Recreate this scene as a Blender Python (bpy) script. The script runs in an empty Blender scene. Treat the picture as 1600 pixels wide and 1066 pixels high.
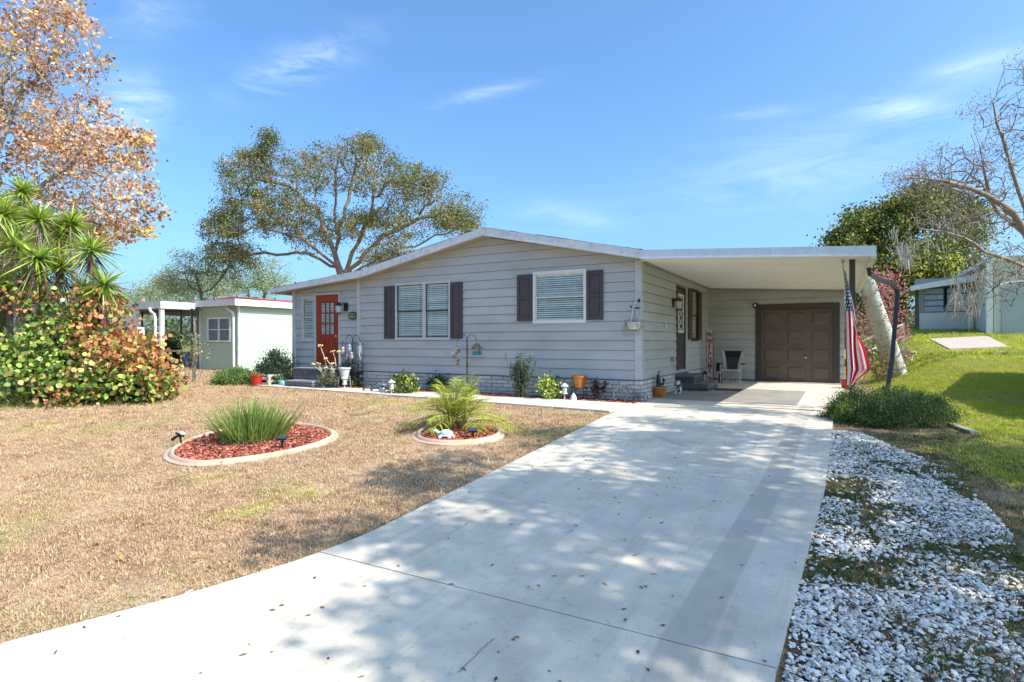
import bpy, math, random
import numpy as np
from mathutils import Vector, Matrix, Euler
random.seed(7); RNG = np.random.default_rng(7)
sc = bpy.context.scene
COL = sc.collection

# ------------------------------------------------------------------ camera, sky, sun, exposure
FPX = 903.0; TH = math.radians(29.5); CH = 1.3
RX, RY = math.cos(TH), math.sin(TH); FX, FY = -math.sin(TH), math.cos(TH)
cd = bpy.data.cameras.new('camera'); cam_o = bpy.data.objects.new('camera', cd); COL.objects.link(cam_o)
cd.sensor_width = 36; cd.lens = FPX/1600*36; cd.clip_end = 2000; cd.clip_start = .05
cam_o.location = (0, 0, CH); cam_o.rotation_euler = (math.radians(90), 0, TH); sc.camera = cam_o

SUN = Vector((1.0, .012, 1.0)).normalized()
sl = bpy.data.lights.new('sun', 'SUN'); sl.energy = 4.4; sl.angle = math.radians(.5); sl.color = (1, .945, .86)
so = bpy.data.objects.new('sun', sl); COL.objects.link(so)
so.rotation_euler = SUN.to_track_quat('Z', 'Y').to_euler()

w = bpy.data.worlds.new('World'); sc.world = w; w.use_nodes = True
nt = w.node_tree; N = nt.nodes; L = nt.links
for n in list(N): N.remove(n)
out = N.new('ShaderNodeOutputWorld'); bg = N.new('ShaderNodeBackground'); L.new(bg.outputs[0], out.inputs[0])
sky = N.new('ShaderNodeTexSky'); sky.sky_type = 'NISHITA'; sky.sun_disc = False
sky.sun_elevation = math.asin(SUN.z); sky.sun_rotation = math.atan2(SUN.x, SUN.y)
sky.altitude = 0; sky.air_density = 1.0; sky.dust_density = 3.2; sky.ozone_density = 4.0
bg.inputs[1].default_value = .15
tc = N.new('ShaderNodeTexCoord')
def vdir(px, py):
    v = Vector(((px-800)/FPX*RX+FX, (px-800)/FPX*RY+FY, (533-py)/FPX)); return v.normalized()
def vm(op, a, b=None):
    n = N.new('ShaderNodeVectorMath'); n.operation = op
    if hasattr(a, 'is_linked'): L.new(a, n.inputs[0])
    else: n.inputs[0].default_value = a
    if b is not None:
        if hasattr(b, 'is_linked'): L.new(b, n.inputs[1])
        else: n.inputs[1].default_value = b
    return n
def mm(op, a, b=None, clamp=False):
    n = N.new('ShaderNodeMath'); n.operation = op; n.use_clamp = clamp
    for i, v in enumerate((a, b)):
        if v is None: continue
        if hasattr(v, 'is_linked'): L.new(v, n.inputs[i])
        else: n.inputs[i].default_value = v
    return n.outputs[0]
dirv = tc.outputs['Generated']
tot = None
# thin cirrus wisps: (start px, end px, half width px, strength)
for (ax, ay, bx, by, hw, st) in [(380,135,560,65,22,.75),(680,165,830,128,9,.45),(170,125,250,200,38,.8),(1330,170,1470,172,15,.8),
                                 (1060,300,1480,215,50,.38),(1440,130,1620,65,20,.42),(800,330,960,345,22,.3),(1120,180,1260,170,8,.28),(150,30,300,15,25,.3)]:
    A, Bv = vdir(ax, ay), vdir(bx, by); c = ((A+Bv)/2).normalized(); u = (Bv-A); la = u.length/2; u.normalize()
    v = c.cross(u).normalized(); lb = hw/FPX
    du = mm('DIVIDE', vm('DOT_PRODUCT', dirv, u).outputs['Value'], la)
    off = c.dot(u)/la; du = mm('SUBTRACT', du, off)
    dv = mm('DIVIDE', vm('DOT_PRODUCT', dirv, v).outputs['Value'], lb)
    q = mm('ADD', mm('MULTIPLY', du, du), mm('MULTIPLY', dv, dv))
    g = mm('MULTIPLY', mm('POWER', 2.718, mm('MULTIPLY', q, -1.1)), st)
    front = mm('GREATER_THAN', vm('DOT_PRODUCT', dirv, c).outputs['Value'], 0.0)
    g = mm('MULTIPLY', g, front)
    tot = g if tot is None else mm('ADD', tot, g)
ns = N.new('ShaderNodeTexNoise'); ns.inputs['Scale'].default_value = 5; ns.inputs['Detail'].default_value = 8; ns.inputs['Roughness'].default_value = .62
ns.inputs['Distortion'].default_value = .8
mp = N.new('ShaderNodeMapping'); mp.inputs['Rotation'].default_value = (0, 0, .5); mp.inputs['Scale'].default_value = (1.0, 2.2, 5.5)
L.new(dirv, mp.inputs[0]); L.new(mp.outputs[0], ns.inputs['Vector'])
nr = N.new('ShaderNodeMapRange'); nr.inputs[1].default_value = .36; nr.inputs[2].default_value = .74; L.new(ns.outputs[0], nr.inputs[0])
cl = mm('MULTIPLY', tot, nr.outputs[0]); cl = mm('MULTIPLY', cl, .5, True)
hue = N.new('ShaderNodeMix'); hue.data_type = 'RGBA'; hue.blend_type = 'MULTIPLY'; hue.inputs[0].default_value = 1
L.new(sky.outputs[0], hue.inputs[6]); hue.inputs[7].default_value = (.69, .95, 1.12, 1)
mx = N.new('ShaderNodeMix'); mx.data_type = 'RGBA'; L.new(cl, mx.inputs[0]); L.new(hue.outputs[2], mx.inputs[6])
mx.inputs[7].default_value = (7.0, 7.6, 8.4, 1)
L.new(mx.outputs[2], bg.inputs[0])

sc.view_settings.view_transform = 'Standard'; sc.view_settings.look = 'None'
sc.view_settings.exposure = .88; sc.view_settings.gamma = 1
try: sc.view_settings.use_curve_mapping = False
except Exception: pass

# ------------------------------------------------------------------ place geometry (metres; x along the house front, y away)
def sstep(a, b, x): 
    t = np.clip((x-a)/(b-a), 0, 1); return t*t*(3-2*t)
def hgt(X, Y):
    X = np.asarray(X, float); Y = np.asarray(Y, float)
    d = 10-Y
    z = -.057*np.where(d > 1, d, np.where(d < -1, 0, (d+1)**2/4))
    z = np.maximum(z, -.62)
    return z + np.where(Y > 13, .09*(np.minimum(Y, 34)-13)*sstep(.6, 3.0, X), 0)
def h(X, Y): return float(hgt(X, Y))
def cam(px, py, z):
    x = (px-800)/FPX*z
    return Vector((x*RX+z*FX, x*RY+z*FY, CH+(533-py)/FPX*z))
def gnd(px, py):
    z = 1.5
    while z < 300:
        p = cam(px, py, z)
        if p.z <= h(p.x, p.y): return Vector((p.x, p.y, h(p.x, p.y)))
        z += .01+z*.0005
    return p
def fac(px, py, Y=12.1):
    r = (px-800)/FPX; X = Y*(r*FY-RY)/(RX-r*FX); z = X*FX+Y*FY
    return X, CH+(533-py)/FPX*z
def on_ground(p): return Vector((p[0], p[1], h(p[0], p[1])))
def at_depth(px, z):
    p = cam(px, 533, z); return on_ground(p)

# ------------------------------------------------------------------ materials
MATS = {}
def M(name, c1, c2=None, scale=6, rough=.7, bump=0, bscale=60, metal=0, spec=.5, stretch=(1,1,1), c3=None, s3=1.2, f3=.4, objvar=0, detail=6, lo=.3, hi=.7, coat=0):
    if name in MATS: return MATS[name]
    m = bpy.data.materials.new(name); m.use_nodes = True; t = m.node_tree; n = t.nodes; l = t.links
    p = n['Principled BSDF']; p.inputs['Roughness'].default_value = rough; p.inputs['Metallic'].default_value = metal
    p.inputs['Specular IOR Level'].default_value = spec
    if coat: p.inputs['Coat Weight'].default_value = coat
    c2 = c2 or tuple(x*.82 for x in c1)
    co = n.new('ShaderNodeTexCoord'); mpn = n.new('ShaderNodeMapping'); mpn.inputs['Scale'].default_value = stretch
    geo = n.new('ShaderNodeNewGeometry'); l.new(geo.outputs['Position'], mpn.inputs[0])
    no = n.new('ShaderNodeTexNoise'); no.inputs['Scale'].default_value = scale; no.inputs['Detail'].default_value = detail; no.inputs['Roughness'].default_value = .65
    l.new(mpn.outputs[0], no.inputs['Vector'])
    mr = n.new('ShaderNodeMapRange'); mr.inputs[1].default_value = lo; mr.inputs[2].default_value = hi; l.new(no.outputs[0], mr.inputs[0])
    mi = n.new('ShaderNodeMix'); mi.data_type = 'RGBA'; l.new(mr.outputs[0], mi.inputs[0])
    mi.inputs[6].default_value = (*c1, 1); mi.inputs[7].default_value = (*c2, 1); last = mi.outputs[2]
    if c3:
        n3 = n.new('ShaderNodeTexNoise'); n3.inputs['Scale'].default_value = s3; n3.inputs['Detail'].default_value = 5; l.new(mpn.outputs[0], n3.inputs['Vector'])
        r3 = n.new('ShaderNodeMapRange'); r3.inputs[1].default_value = .48; r3.inputs[2].default_value = .68; r3.inputs[4].default_value = f3; l.new(n3.outputs[0], r3.inputs[0])
        m3 = n.new('ShaderNodeMix'); m3.data_type = 'RGBA'; l.new(r3.outputs[0], m3.inputs[0]); l.new(last, m3.inputs[6]); m3.inputs[7].default_value = (*c3, 1); last = m3.outputs[2]
    if objvar:
        oi = n.new('ShaderNodeObjectInfo'); rr = n.new('ShaderNodeMapRange'); rr.inputs[3].default_value = 1-objvar; rr.inputs[4].default_value = 1+objvar; l.new(oi.outputs['Random'], rr.inputs[0])
        m4 = n.new('ShaderNodeMix'); m4.data_type = 'RGBA'; m4.blend_type = 'MULTIPLY'; m4.inputs[0].default_value = 1; l.new(last, m4.inputs[6]); l.new(rr.outputs[0], m4.inputs[7]); last = m4.outputs[2]
    l.new(last, p.inputs['Base Color'])
    if bump:
        nb = n.new('ShaderNodeTexNoise'); nb.inputs['Scale'].default_value = bscale; nb.inputs['Detail'].default_value = 6; l.new(mpn.outputs[0], nb.inputs['Vector'])
        b = n.new('ShaderNodeBump'); b.inputs['Strength'].default_value = bump; b.inputs['Distance'].default_value = .01
        l.new(nb.outputs[0], b.inputs['Height']); l.new(b.outputs[0], p.inputs['Normal'])
    MATS[name] = m; return m
def LM(name, trans=.3, rough=.55, spec=.35):
    m = bpy.data.materials.new(name); m.use_nodes = True; t = m.node_tree; n = t.nodes; l = t.links
    p = n['Principled BSDF']; p.inputs['Roughness'].default_value = rough; p.inputs['Specular IOR Level'].default_value = spec
    a = n.new('ShaderNodeAttribute'); a.attribute_name = 'col'; l.new(a.outputs['Color'], p.inputs['Base Color'])
    tr = n.new('ShaderNodeBsdfTranslucent'); l.new(a.outputs['Color'], tr.inputs[0])
    ms = n.new('ShaderNodeMixShader'); ms.inputs[0].default_value = trans; l.new(p.outputs[0], ms.inputs[1]); l.new(tr.outputs[0], ms.inputs[2])
    l.new(ms.outputs[0], n['Material Output'].inputs[0]); MATS[name] = m; return m
def inst_mat(name, pal, trans=.2, gpatch=None, rough=.7, spec=.2):
    """random tint per scattered piece, with broad patches of a second palette"""
    m = bpy.data.materials.new(name); m.use_nodes = True; t = m.node_tree; n = t.nodes; l = t.links
    p = n['Principled BSDF']; p.inputs['Roughness'].default_value = rough; p.inputs['Specular IOR Level'].default_value = spec
    oi = n.new('ShaderNodeObjectInfo')
    def ramp(pp):
        r = n.new('ShaderNodeValToRGB'); r.color_ramp.interpolation = 'CONSTANT'; e = r.color_ramp.elements
        while len(e) < len(pp): e.new(.5)
        for i, c in enumerate(pp): e[i].position = i/len(pp); e[i].color = (*c, 1)
        l.new(oi.outputs['Random'], r.inputs[0]); return r.outputs[0]
    last = ramp(pal)
    if gpatch:
        pal2, s2, lo2, hi2 = gpatch
        g = n.new('ShaderNodeNewGeometry'); no = n.new('ShaderNodeTexNoise'); no.inputs['Scale'].default_value = s2; no.inputs['Detail'].default_value = 6; no.inputs['Roughness'].default_value = .7
        l.new(g.outputs['Position'], no.inputs['Vector'])
        mr = n.new('ShaderNodeMapRange'); mr.inputs[1].default_value = lo2; mr.inputs[2].default_value = hi2; l.new(no.outputs[0], mr.inputs[0])
        mi = n.new('ShaderNodeMix'); mi.data_type = 'RGBA'; l.new(mr.outputs[0], mi.inputs[0]); l.new(last, mi.inputs[6]); l.new(ramp(pal2), mi.inputs[7]); last = mi.outputs[2]
    l.new(last, p.inputs['Base Color'])
    if trans:
        tr = n.new('ShaderNodeBsdfTranslucent'); l.new(last, tr.inputs[0]); ms = n.new('ShaderNodeMixShader'); ms.inputs[0].default_value = trans
        l.new(p.outputs[0], ms.inputs[1]); l.new(tr.outputs[0], ms.inputs[2]); l.new(ms.outputs[0], n['Material Output'].inputs[0])
    MATS[name] = m; return m
def glass_mat(name, refl=1.5, tint=(.8,.86,.85), rough=.02):
    m = bpy.data.materials.new(name); m.use_nodes = True; t = m.node_tree; n = t.nodes; l = t.links
    n.remove(n['Principled BSDF']); fr = n.new('ShaderNodeFresnel'); fr.inputs[0].default_value = refl
    tb = n.new('ShaderNodeBsdfTransparent'); tb.inputs[0].default_value = (*tint, 1); gl = n.new('ShaderNodeBsdfGlossy'); gl.inputs['Roughness'].default_value = rough
    ge = n.new('ShaderNodeNewGeometry'); iv = n.new('ShaderNodeMath'); iv.operation = 'SUBTRACT'; iv.inputs[0].default_value = 1; l.new(ge.outputs['Backfacing'], iv.inputs[1]); mu = n.new('ShaderNodeMath'); mu.operation = 'MULTIPLY'; l.new(fr.outputs[0], mu.inputs[0]); l.new(iv.outputs[0], mu.inputs[1])
    ms = n.new('ShaderNodeMixShader'); l.new(mu.outputs[0], ms.inputs[0]); l.new(tb.outputs[0], ms.inputs[1]); l.new(gl.outputs[0], ms.inputs[2])
    l.new(ms.outputs[0], n['Material Output'].inputs[0]); MATS[name] = m; return m

siding_m = M('grey_siding_paint', (.445,.455,.455), (.40,.41,.412), scale=.9, rough=.55, bump=.12, bscale=90, stretch=(1,1,3), objvar=.025, c3=(.33,.325,.31), s3=1.1, f3=.45)
trim_m = M('pale_grey_trim', (.50,.52,.54), rough=.5)
fascia_m = M('weathered_white_fascia', (.66,.68,.71), (.56,.58,.61), scale=2.2, rough=.6, c3=(.36,.36,.36), s3=9, f3=.5, bump=.1)
ceil_m = M('white_ribbed_ceiling', (.82,.82,.82), (.76,.76,.77), scale=2, rough=.45, objvar=.02)
shutter_m = M('dark_plum_shutter', (.062,.048,.053), (.05,.04,.045), rough=.5)
shingle_m = M('charcoal_shingles', (.10,.095,.09), (.05,.05,.05), scale=30, rough=.9, bump=.4)
red_door_m = M('brick_red_paint', (.30,.034,.015), (.25,.028,.013), scale=4, rough=.4)
blind_m = M('white_blind', (.90,.90,.86), rough=.5)
dark_m = M('dark_interior', (.022,.024,.026), rough=.9)
black_m = M('black_metal', (.014,.014,.016), rough=.4, spec=.5)
bronze_m = M('dark_bronze_metal', (.05,.038,.034), rough=.45)
glass_m = glass_mat('window_glass', 1.6, (.93,.96,.95))
brick_m = M('whitewashed_brick', (.56,.55,.53), (.45,.44,.43), scale=7, rough=.85, bump=.5, bscale=40, objvar=.16)
mortar_m = M('dark_mortar', (.14,.135,.13), rough=.95)
garage_m = M('brown_garage_paint', (.12,.088,.074), (.10,.074,.063), scale=3, rough=.5)
gtrim_m = M('dark_brown_trim', (.05,.045,.042), rough=.5)
stepbrick_m = M('dark_step_brick', (.085,.08,.085), (.05,.05,.055), scale=9, rough=.85, bump=.4, objvar=.25)
stepcap_m = M('grey_step_coping', (.16,.15,.15), (.12,.115,.115), rough=.85, bump=.3)
white_m = M('white_paint', (.74,.74,.73), rough=.45)
steel_m = M('galvanised_steel', (.42,.43,.44), rough=.35, metal=.7)
terra_m = M('orange_glazed_clay', (.50,.165,.022), (.36,.10,.015), scale=8, rough=.3, c3=(.16,.035,.012), s3=5, f3=.5, coat=.3)
redpot_m = M('red_glazed_clay', (.42,.022,.018), (.32,.02,.016), rough=.35)
soil_m = M('potting_soil', (.035,.025,.018), rough=1, bump=.6)
bark_m = M('grey_brown_bark', (.22,.175,.14), (.11,.085,.068), scale=7, rough=.95, bump=.7, bscale=25, stretch=(1,1,.35))
palebark_m = M('pale_grey_bark', (.30,.27,.24), (.16,.14,.125), scale=6, rough=.95, bump=.6, bscale=25)
leaf_m = LM('leaf', .3); dryleaf_m = LM('dry_leaf', .35, .8, .1); waxleaf_m = LM('waxy_leaf', .18, .38, .45)
moss_m = LM('hanging_moss', .3, .95, .05)

# concrete with wear, a grey border band and hairline relief
def concrete(name, base=(.63,.555,.44), dark=(.53,.47,.38), band=False):
    m = bpy.data.materials.new(name); m.use_nodes = True; t = m.node_tree; n = t.nodes; l = t.links
    p = n['Principled BSDF']; p.inputs['Roughness'].default_value = .85; p.inputs['Specular IOR Level'].default_value = .25
    g = n.new('ShaderNodeNewGeometry')
    def noise(s, d=6, st=None, r=.6):
        no = n.new('ShaderNodeTexNoise'); no.inputs['Scale'].default_value = s; no.inputs['Detail'].default_value = d; no.inputs['Roughness'].default_value = r
        if st:
            mq = n.new('ShaderNodeMapping'); mq.inputs['Scale'].default_value = st[:3]; mq.inputs['Rotation'].default_value = (0,0,st[3]); l.new(g.outputs['Position'], mq.inputs[0]); l.new(mq.outputs[0], no.inputs['Vector'])
        else: l.new(g.outputs['Position'], no.inputs['Vector'])
        return no.outputs[0]
    def rng(a, lo, hi, c=0, d=1):
        r = n.new('ShaderNodeMapRange'); r.inputs[1].default_value = lo; r.inputs[2].default_value = hi; r.inputs[3].default_value = c; r.inputs[4].default_value = d
        l.new(a, r.inputs[0]); return r.outputs[0]
    def mixc(f, a, b):
        mi = n.new('ShaderNodeMix'); mi.data_type = 'RGBA'; l.new(f, mi.inputs[0])
        if hasattr(a, 'is_linked'): l.new(a, mi.inputs[6])
        else: mi.inputs[6].default_value = (*a, 1)
        mi.inputs[7].default_value = (*b, 1); return mi.outputs[2]
    c = mixc(rng(noise(.7), .35, .68), base, dark)
    c = mixc(rng(noise(2.5, 8), .42, .72, 0, .6), c, (.38,.345,.30))
    c = mixc(rng(noise(3, 5, (18, 1, 1, .5)), .55, .8, 0, .12), c, (.30,.30,.29))
    c = mixc(rng(noise(140, 2), .62, .72, 0, .4), c, (.27,.25,.23))
    c = mixc(rng(noise(1.1, 6), .52, .68, 0, .45), c, (.34,.295,.24))
    c = mixc(rng(noise(14, 8, None, .75), .57, .64, 0, .40), c, (.24,.21,.17))
    c = mixc(rng(noise(1.0, 7, (9, .5, 1, 0), .7), .52, .72, 0, .40), c, (.30,.27,.235))
    if band:
        at = n.new('ShaderNodeAttribute'); at.attribute_name = 'band'
        c2 = n.new('ShaderNodeMath'); c2.operation = 'MULTIPLY'; l.new(at.outputs['Fac'], c2.inputs[0]); l.new(rng(noise(1.6, 6), .2, .6, .35, .8), c2.inputs[1])
        c = mixc(c2.outputs[0], c, (.37,.335,.285))
    l.new(c, p.inputs['Base Color'])
    b = n.new('ShaderNodeBump'); b.inputs['Strength'].default_value = .25; b.inputs['Distance'].default_value = .004; l.new(noise(180, 3), b.inputs['Height']); l.new(b.outputs[0], p.inputs['Normal'])
    MATS[name] = m; return m
conc_m = concrete('driveway_concrete', band=True)
walk_m = concrete('walk_concrete', (.62,.56,.47), (.55,.50,.43))
floor_shade_m = concrete('painted_shade_concrete', (.24,.225,.205), (.20,.19,.175))  # darker tone for the shade painted on the carport floor
joint_m = M('joint_dirt', (.08,.072,.05), (.14,.12,.06), scale=12, rough=1)

# ------------------------------------------------------------------ mesh helpers
WL = {}
class MB:
    def __init__(s): s.v = []; s.f = []
    def add(s, vs, fs):
        k = len(s.v); s.v += [tuple(x) for x in vs]; s.f += [tuple(i+k for i in f) for f in fs]; return s
    def box(s, x0, x1, y0, y1, z0, z1, rot=None, about=None):
        vs = [Vector(p) for p in ((x0,y0,z0),(x1,y0,z0),(x1,y1,z0),(x0,y1,z0),(x0,y0,z1),(x1,y0,z1),(x1,y1,z1),(x0,y1,z1))]
        if rot is not None:
            R = Euler(rot).to_matrix(); c = Vector(about) if about is not None else Vector(((x0+x1)/2,(y0+y1)/2,(z0+z1)/2)); vs = [R@(v-c)+c for v in vs]
        return s.add(vs, [(0,3,2,1),(4,5,6,7),(0,1,5,4),(1,2,6,5),(2,3,7,6),(3,0,4,7)])
    def bar(s, a, b, w, d=None, up=(0,0,1)):
        a, b = Vector(a), Vector(b); d = d or w; t = (b-a).normalized(); u = Vector(up)
        if abs(t.dot(u)) > .95: u = Vector((1,0,0))
        x = t.cross(u).normalized()*w/2; y = x.normalized().cross(t).normalized()*d/2
        vs = [p+i*x+j*y for p in (a,b) for i,j in ((-1,-1),(1,-1),(1,1),(-1,1))]
        return s.add(vs, [(0,3,2,1),(4,5,6,7),(0,1,5,4),(1,2,6,5),(2,3,7,6),(3,0,4,7)])
    def tube(s, pts, r, n=8, caps=True):
        pts = [Vector(p) for p in pts]; rs = r if hasattr(r, '__len__') else [r]*len(pts); k = len(s.v); ref = Vector((.13,.21,.97)).normalized()
        for i, p in enumerate(pts):
            t = (pts[min(i+1,len(pts)-1)]-pts[max(i-1,0)]).normalized()
            u = t.cross(ref); 
            if u.length < .05: u = t.cross(Vector((1,0,0)))
            u.normalize(); v = t.cross(u)
            for j in range(n):
                a = j*2*math.pi/n; s.v.append(tuple(p+(u*math.cos(a)+v*math.sin(a))*rs[i]))
        for i in range(len(pts)-1):
            for j in range(n): s.f.append((k+i*n+j, k+i*n+(j+1)%n, k+(i+1)*n+(j+1)%n, k+(i+1)*n+j))
        if caps: s.f.append(tuple(k+j for j in range(n))[::-1]); s.f.append(tuple(k+(len(pts)-1)*n+j for j in range(n)))
        return s
    def lathe(s, prof, c=(0,0,0), n=20, sx=1, sy=1):
        k = len(s.v)
        for r, z in prof:
            for j in range(n):
                a = j*2*math.pi/n; s.v.append((c[0]+r*math.cos(a)*sx, c[1]+r*math.sin(a)*sy, c[2]+z))
        for i in range(len(prof)-1):
            for j in range(n): s.f.append((k+i*n+j, k+i*n+(j+1)%n, k+(i+1)*n+(j+1)%n, k+(i+1)*n+j))
        s.f.append(tuple(k+j for j in range(n))[::-1]); s.f.append(tuple(k+(len(prof)-1)*n+j for j in range(n)))
        return s
    def ell(s, c, rx, ry=None, rz=None, n=12, m=8, rot=None):
        ry = ry or rx; rz = rz or rx; k = len(s.v); R = Euler(rot or (0,0,0)).to_matrix()
        for i in range(m+1):
            ph = math.pi*i/m
            for j in range(n):
                a = j*2*math.pi/n; p = R@Vector((rx*math.sin(ph)*math.cos(a), ry*math.sin(ph)*math.sin(a), -rz*math.cos(ph))); s.v.append(tuple(p+Vector(c)))
        for i in range(m):
            for j in range(n): s.f.append((k+i*n+j, k+i*n+(j+1)%n, k+(i+1)*n+(j+1)%n, k+(i+1)*n+j))
        return s
    def prism(s, poly, axis, a, b):
        n = len(poly); f = {'x': lambda p,t:(t,p[0],p[1]), 'y': lambda p,t:(p[0],t,p[1]), 'z': lambda p,t:(p[0],p[1],t)}[axis]
        vs = [f(p,a) for p in poly]+[f(p,b) for p in poly]
        return s.add(vs, [tuple(range(n))[::-1], tuple(range(n,2*n))]+[(i,(i+1)%n,n+(i+1)%n,n+i) for i in range(n)])
    def build(s, name, mat, parent=None, smooth=False, kind=None, recalc=False):
        me = bpy.data.meshes.new(name); o0 = WL.get(parent.name, Vector((0,0,0))) if parent else Vector((0,0,0))
        me.from_pydata([(a-o0.x,b-o0.y,c-o0.z) for a,b,c in s.v], [], s.f)
        me.materials.append(mat)
        if smooth:
            me.polygons.foreach_set('use_smooth', [True]*len(me.polygons))
            try: me.set_sharp_from_angle(angle=math.radians(40))
            except Exception: pass
        me.update(); o = bpy.data.objects.new(name, me); COL.objects.link(o)
        if parent: o.parent = parent; WL[o.name] = o0
        else: WL[o.name] = Vector((0,0,0))
        if kind: o['kind'] = kind
        return o
def tag(o, label=None, cat=None, group=None, kind=None):
    if label: o['label'] = label
    if cat: o['category'] = cat
    if group: o['group'] = group
    if kind: o['kind'] = kind
    return o
def thing(name, label, cat, loc=(0,0,0), group=None):
    o = bpy.data.objects.new(name, None); COL.objects.link(o); o.location = loc; o.empty_display_size = .1
    WL[o.name] = Vector(loc); return tag(o, label, cat, group)
def copy_tree(o, parent=None):
    c = o.copy(); COL.objects.link(c)
    if parent: c.parent = parent
    for ch in list(o.children): copy_tree(ch, c)
    return c
def rehome(mb_obj, loc, label, cat, group=None):
    """a one-mesh thing: put its origin at its base"""
    loc = Vector(loc); me = mb_obj.data; me.transform(Matrix.Translation(-loc)); mb_obj.location = loc; WL[mb_obj.name] = loc
    return tag(mb_obj, label, cat, group)
def np_mesh(name, V, faces, mat, parent=None, col=None, attrs=None, smooth=False, kind=None):
    """V (n,3); faces (m,k) same-size faces"""
    o0 = WL.get(parent.name, Vector((0,0,0))) if parent else Vector((0,0,0))
    V = np.asarray(V, np.float32)-np.array(o0, np.float32); faces = np.asarray(faces, np.int32); m, k = faces.shape
    me = bpy.data.meshes.new(name); me.vertices.add(len(V)); me.vertices.foreach_set('co', V.ravel())
    me.loops.add(m*k); me.loops.foreach_set('vertex_index', faces.ravel()); me.polygons.add(m)
    me.polygons.foreach_set('loop_start', np.arange(m, dtype=np.int32)*k)
    try: me.polygons.foreach_set('loop_total', np.full(m, k, np.int32))
    except Exception: pass
    if smooth: me.polygons.foreach_set('use_smooth', np.ones(m, bool))
    me.update(calc_edges=True)
    if col is not None:
        a = me.color_attributes.new('col', 'FLOAT_COLOR', 'POINT'); c4 = np.ones((len(V), 4), np.float32); c4[:, :3] = col; a.data.foreach_set('color', c4.ravel())
    me.materials.append(mat); o = bpy.data.objects.new(name, me); COL.objects.link(o); WL[o.name] = o0
    if parent: o.parent = parent
    if kind: o['kind'] = kind
    return o
def text(s, size, mat, parent, loc, rot=(math.pi/2,0,0), ext=.004, name='lettering', sx=1):
    c = bpy.data.curves.new('t', 'FONT'); c.body = s; c.size = size; c.extrude = ext; c.align_x = 'CENTER'; c.align_y = 'CENTER'; c.offset = size*.02
    t = bpy.data.objects.new('t', c); COL.objects.link(t); bpy.context.view_layer.update()
    me = bpy.data.meshes.new_from_object(t.evaluated_get(bpy.context.evaluated_depsgraph_get())); bpy.data.objects.remove(t)
    me.name = name; me.materials.clear(); me.materials.append(mat); o = bpy.data.objects.new(name, me); COL.objects.link(o)
    o0 = WL[parent.name]; o.parent = parent; o.location = Vector(loc)-o0; o.rotation_euler = rot; o.scale = (sx,1,1); return o
def unit(a): return a/np.maximum(np.linalg.norm(a, axis=-1, keepdims=True), 1e-9)
def pick(pal, n, jit=.12):
    c = np.array([p[0] for p in pal]); wt = np.array([p[1] for p in pal], float); i = RNG.choice(len(c), n, p=wt/wt.sum())
    return np.clip(c[i]*(1+RNG.normal(0, jit, (n,1))), .004, 1)
def leaves(name, P, size, pal, mat, parent, aspect=.55, dirs=None, up=0., shape='leaf', kind=None, jit=.15, flat=0., cols=None):
    n = len(P); P = np.asarray(P)
    d = unit(RNG.normal(size=(n,3))+(0 if dirs is None else np.asarray(dirs)*1.6)+np.array([0,0,up]))
    nn = RNG.normal(size=(n,3))+np.array([0,0,flat]); nn = unit(nn-d*(nn*d).sum(1,keepdims=True)); s_ = np.cross(d, nn)
    sz = size*RNG.uniform(.65,1.25,(n,1)) if not hasattr(size,'shape') else size
    c = pick(pal, n, jit) if cols is None else np.clip(cols,.004,1)
    if shape == 'leaf':
        V = np.stack([P, P+d*sz*.5+s_*sz*aspect/2+nn*sz*.07, P+d*sz, P+d*sz*.5-s_*sz*aspect/2+nn*sz*.07], 1).reshape(-1,3); k = 4
    else:
        V = np.stack([P+(d*(.5+.5*math.cos(a))+s_*.5*math.sin(a)*1.05+nn*.13*math.cos(2*a))*sz for a in np.arange(7)*2*math.pi/7], 1).reshape(-1,3); k = 7
    F = np.arange(n*k).reshape(n,k)
    return np_mesh(name, V, F, mat, parent, col=np.repeat(c, k, 0), kind=kind)
def ribbons(name, P, D, Ln, W, droop, pal, mat, parent, segs=4, kind=None, jit=.12, side=None, taper=1.0, cols=None):
    n = len(P); P = np.asarray(P); D = unit(np.asarray(D)); Ln = np.broadcast_to(np.asarray(Ln,float).reshape(-1,1),(n,1)); W = np.broadcast_to(np.asarray(W,float).reshape(-1,1),(n,1)); dr = np.broadcast_to(np.asarray(droop,float).reshape(-1,1),(n,1))
    if side is None: side = unit(np.cross(D, RNG.normal(size=(n,3))*.35+np.array([0,0,1.])))
    rows = []
    for i in range(segs+1):
        t = i/segs; c = P+D*Ln*t-np.array([0,0,1.])*dr*Ln*t*t; wv = W*.5*((1-t)**.7 if taper else 1)*(0.55+.45*min(1, t*4)) ; wv = np.maximum(wv, .0006)
        rows += [c-side*wv, c+side*wv]
    V = np.stack(rows, 1); m = V.shape[1]; base = (np.arange(n)*m)[:,None]
    F = np.concatenate([base+np.array([[2*i,2*i+1,2*i+3,2*i+2]]) for i in range(segs)], 0)
    c = pick(pal, n, jit) if cols is None else cols
    return np_mesh(name, V.reshape(-1,3), F, mat, parent, col=np.repeat(c, m, 0), kind=kind)

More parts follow.
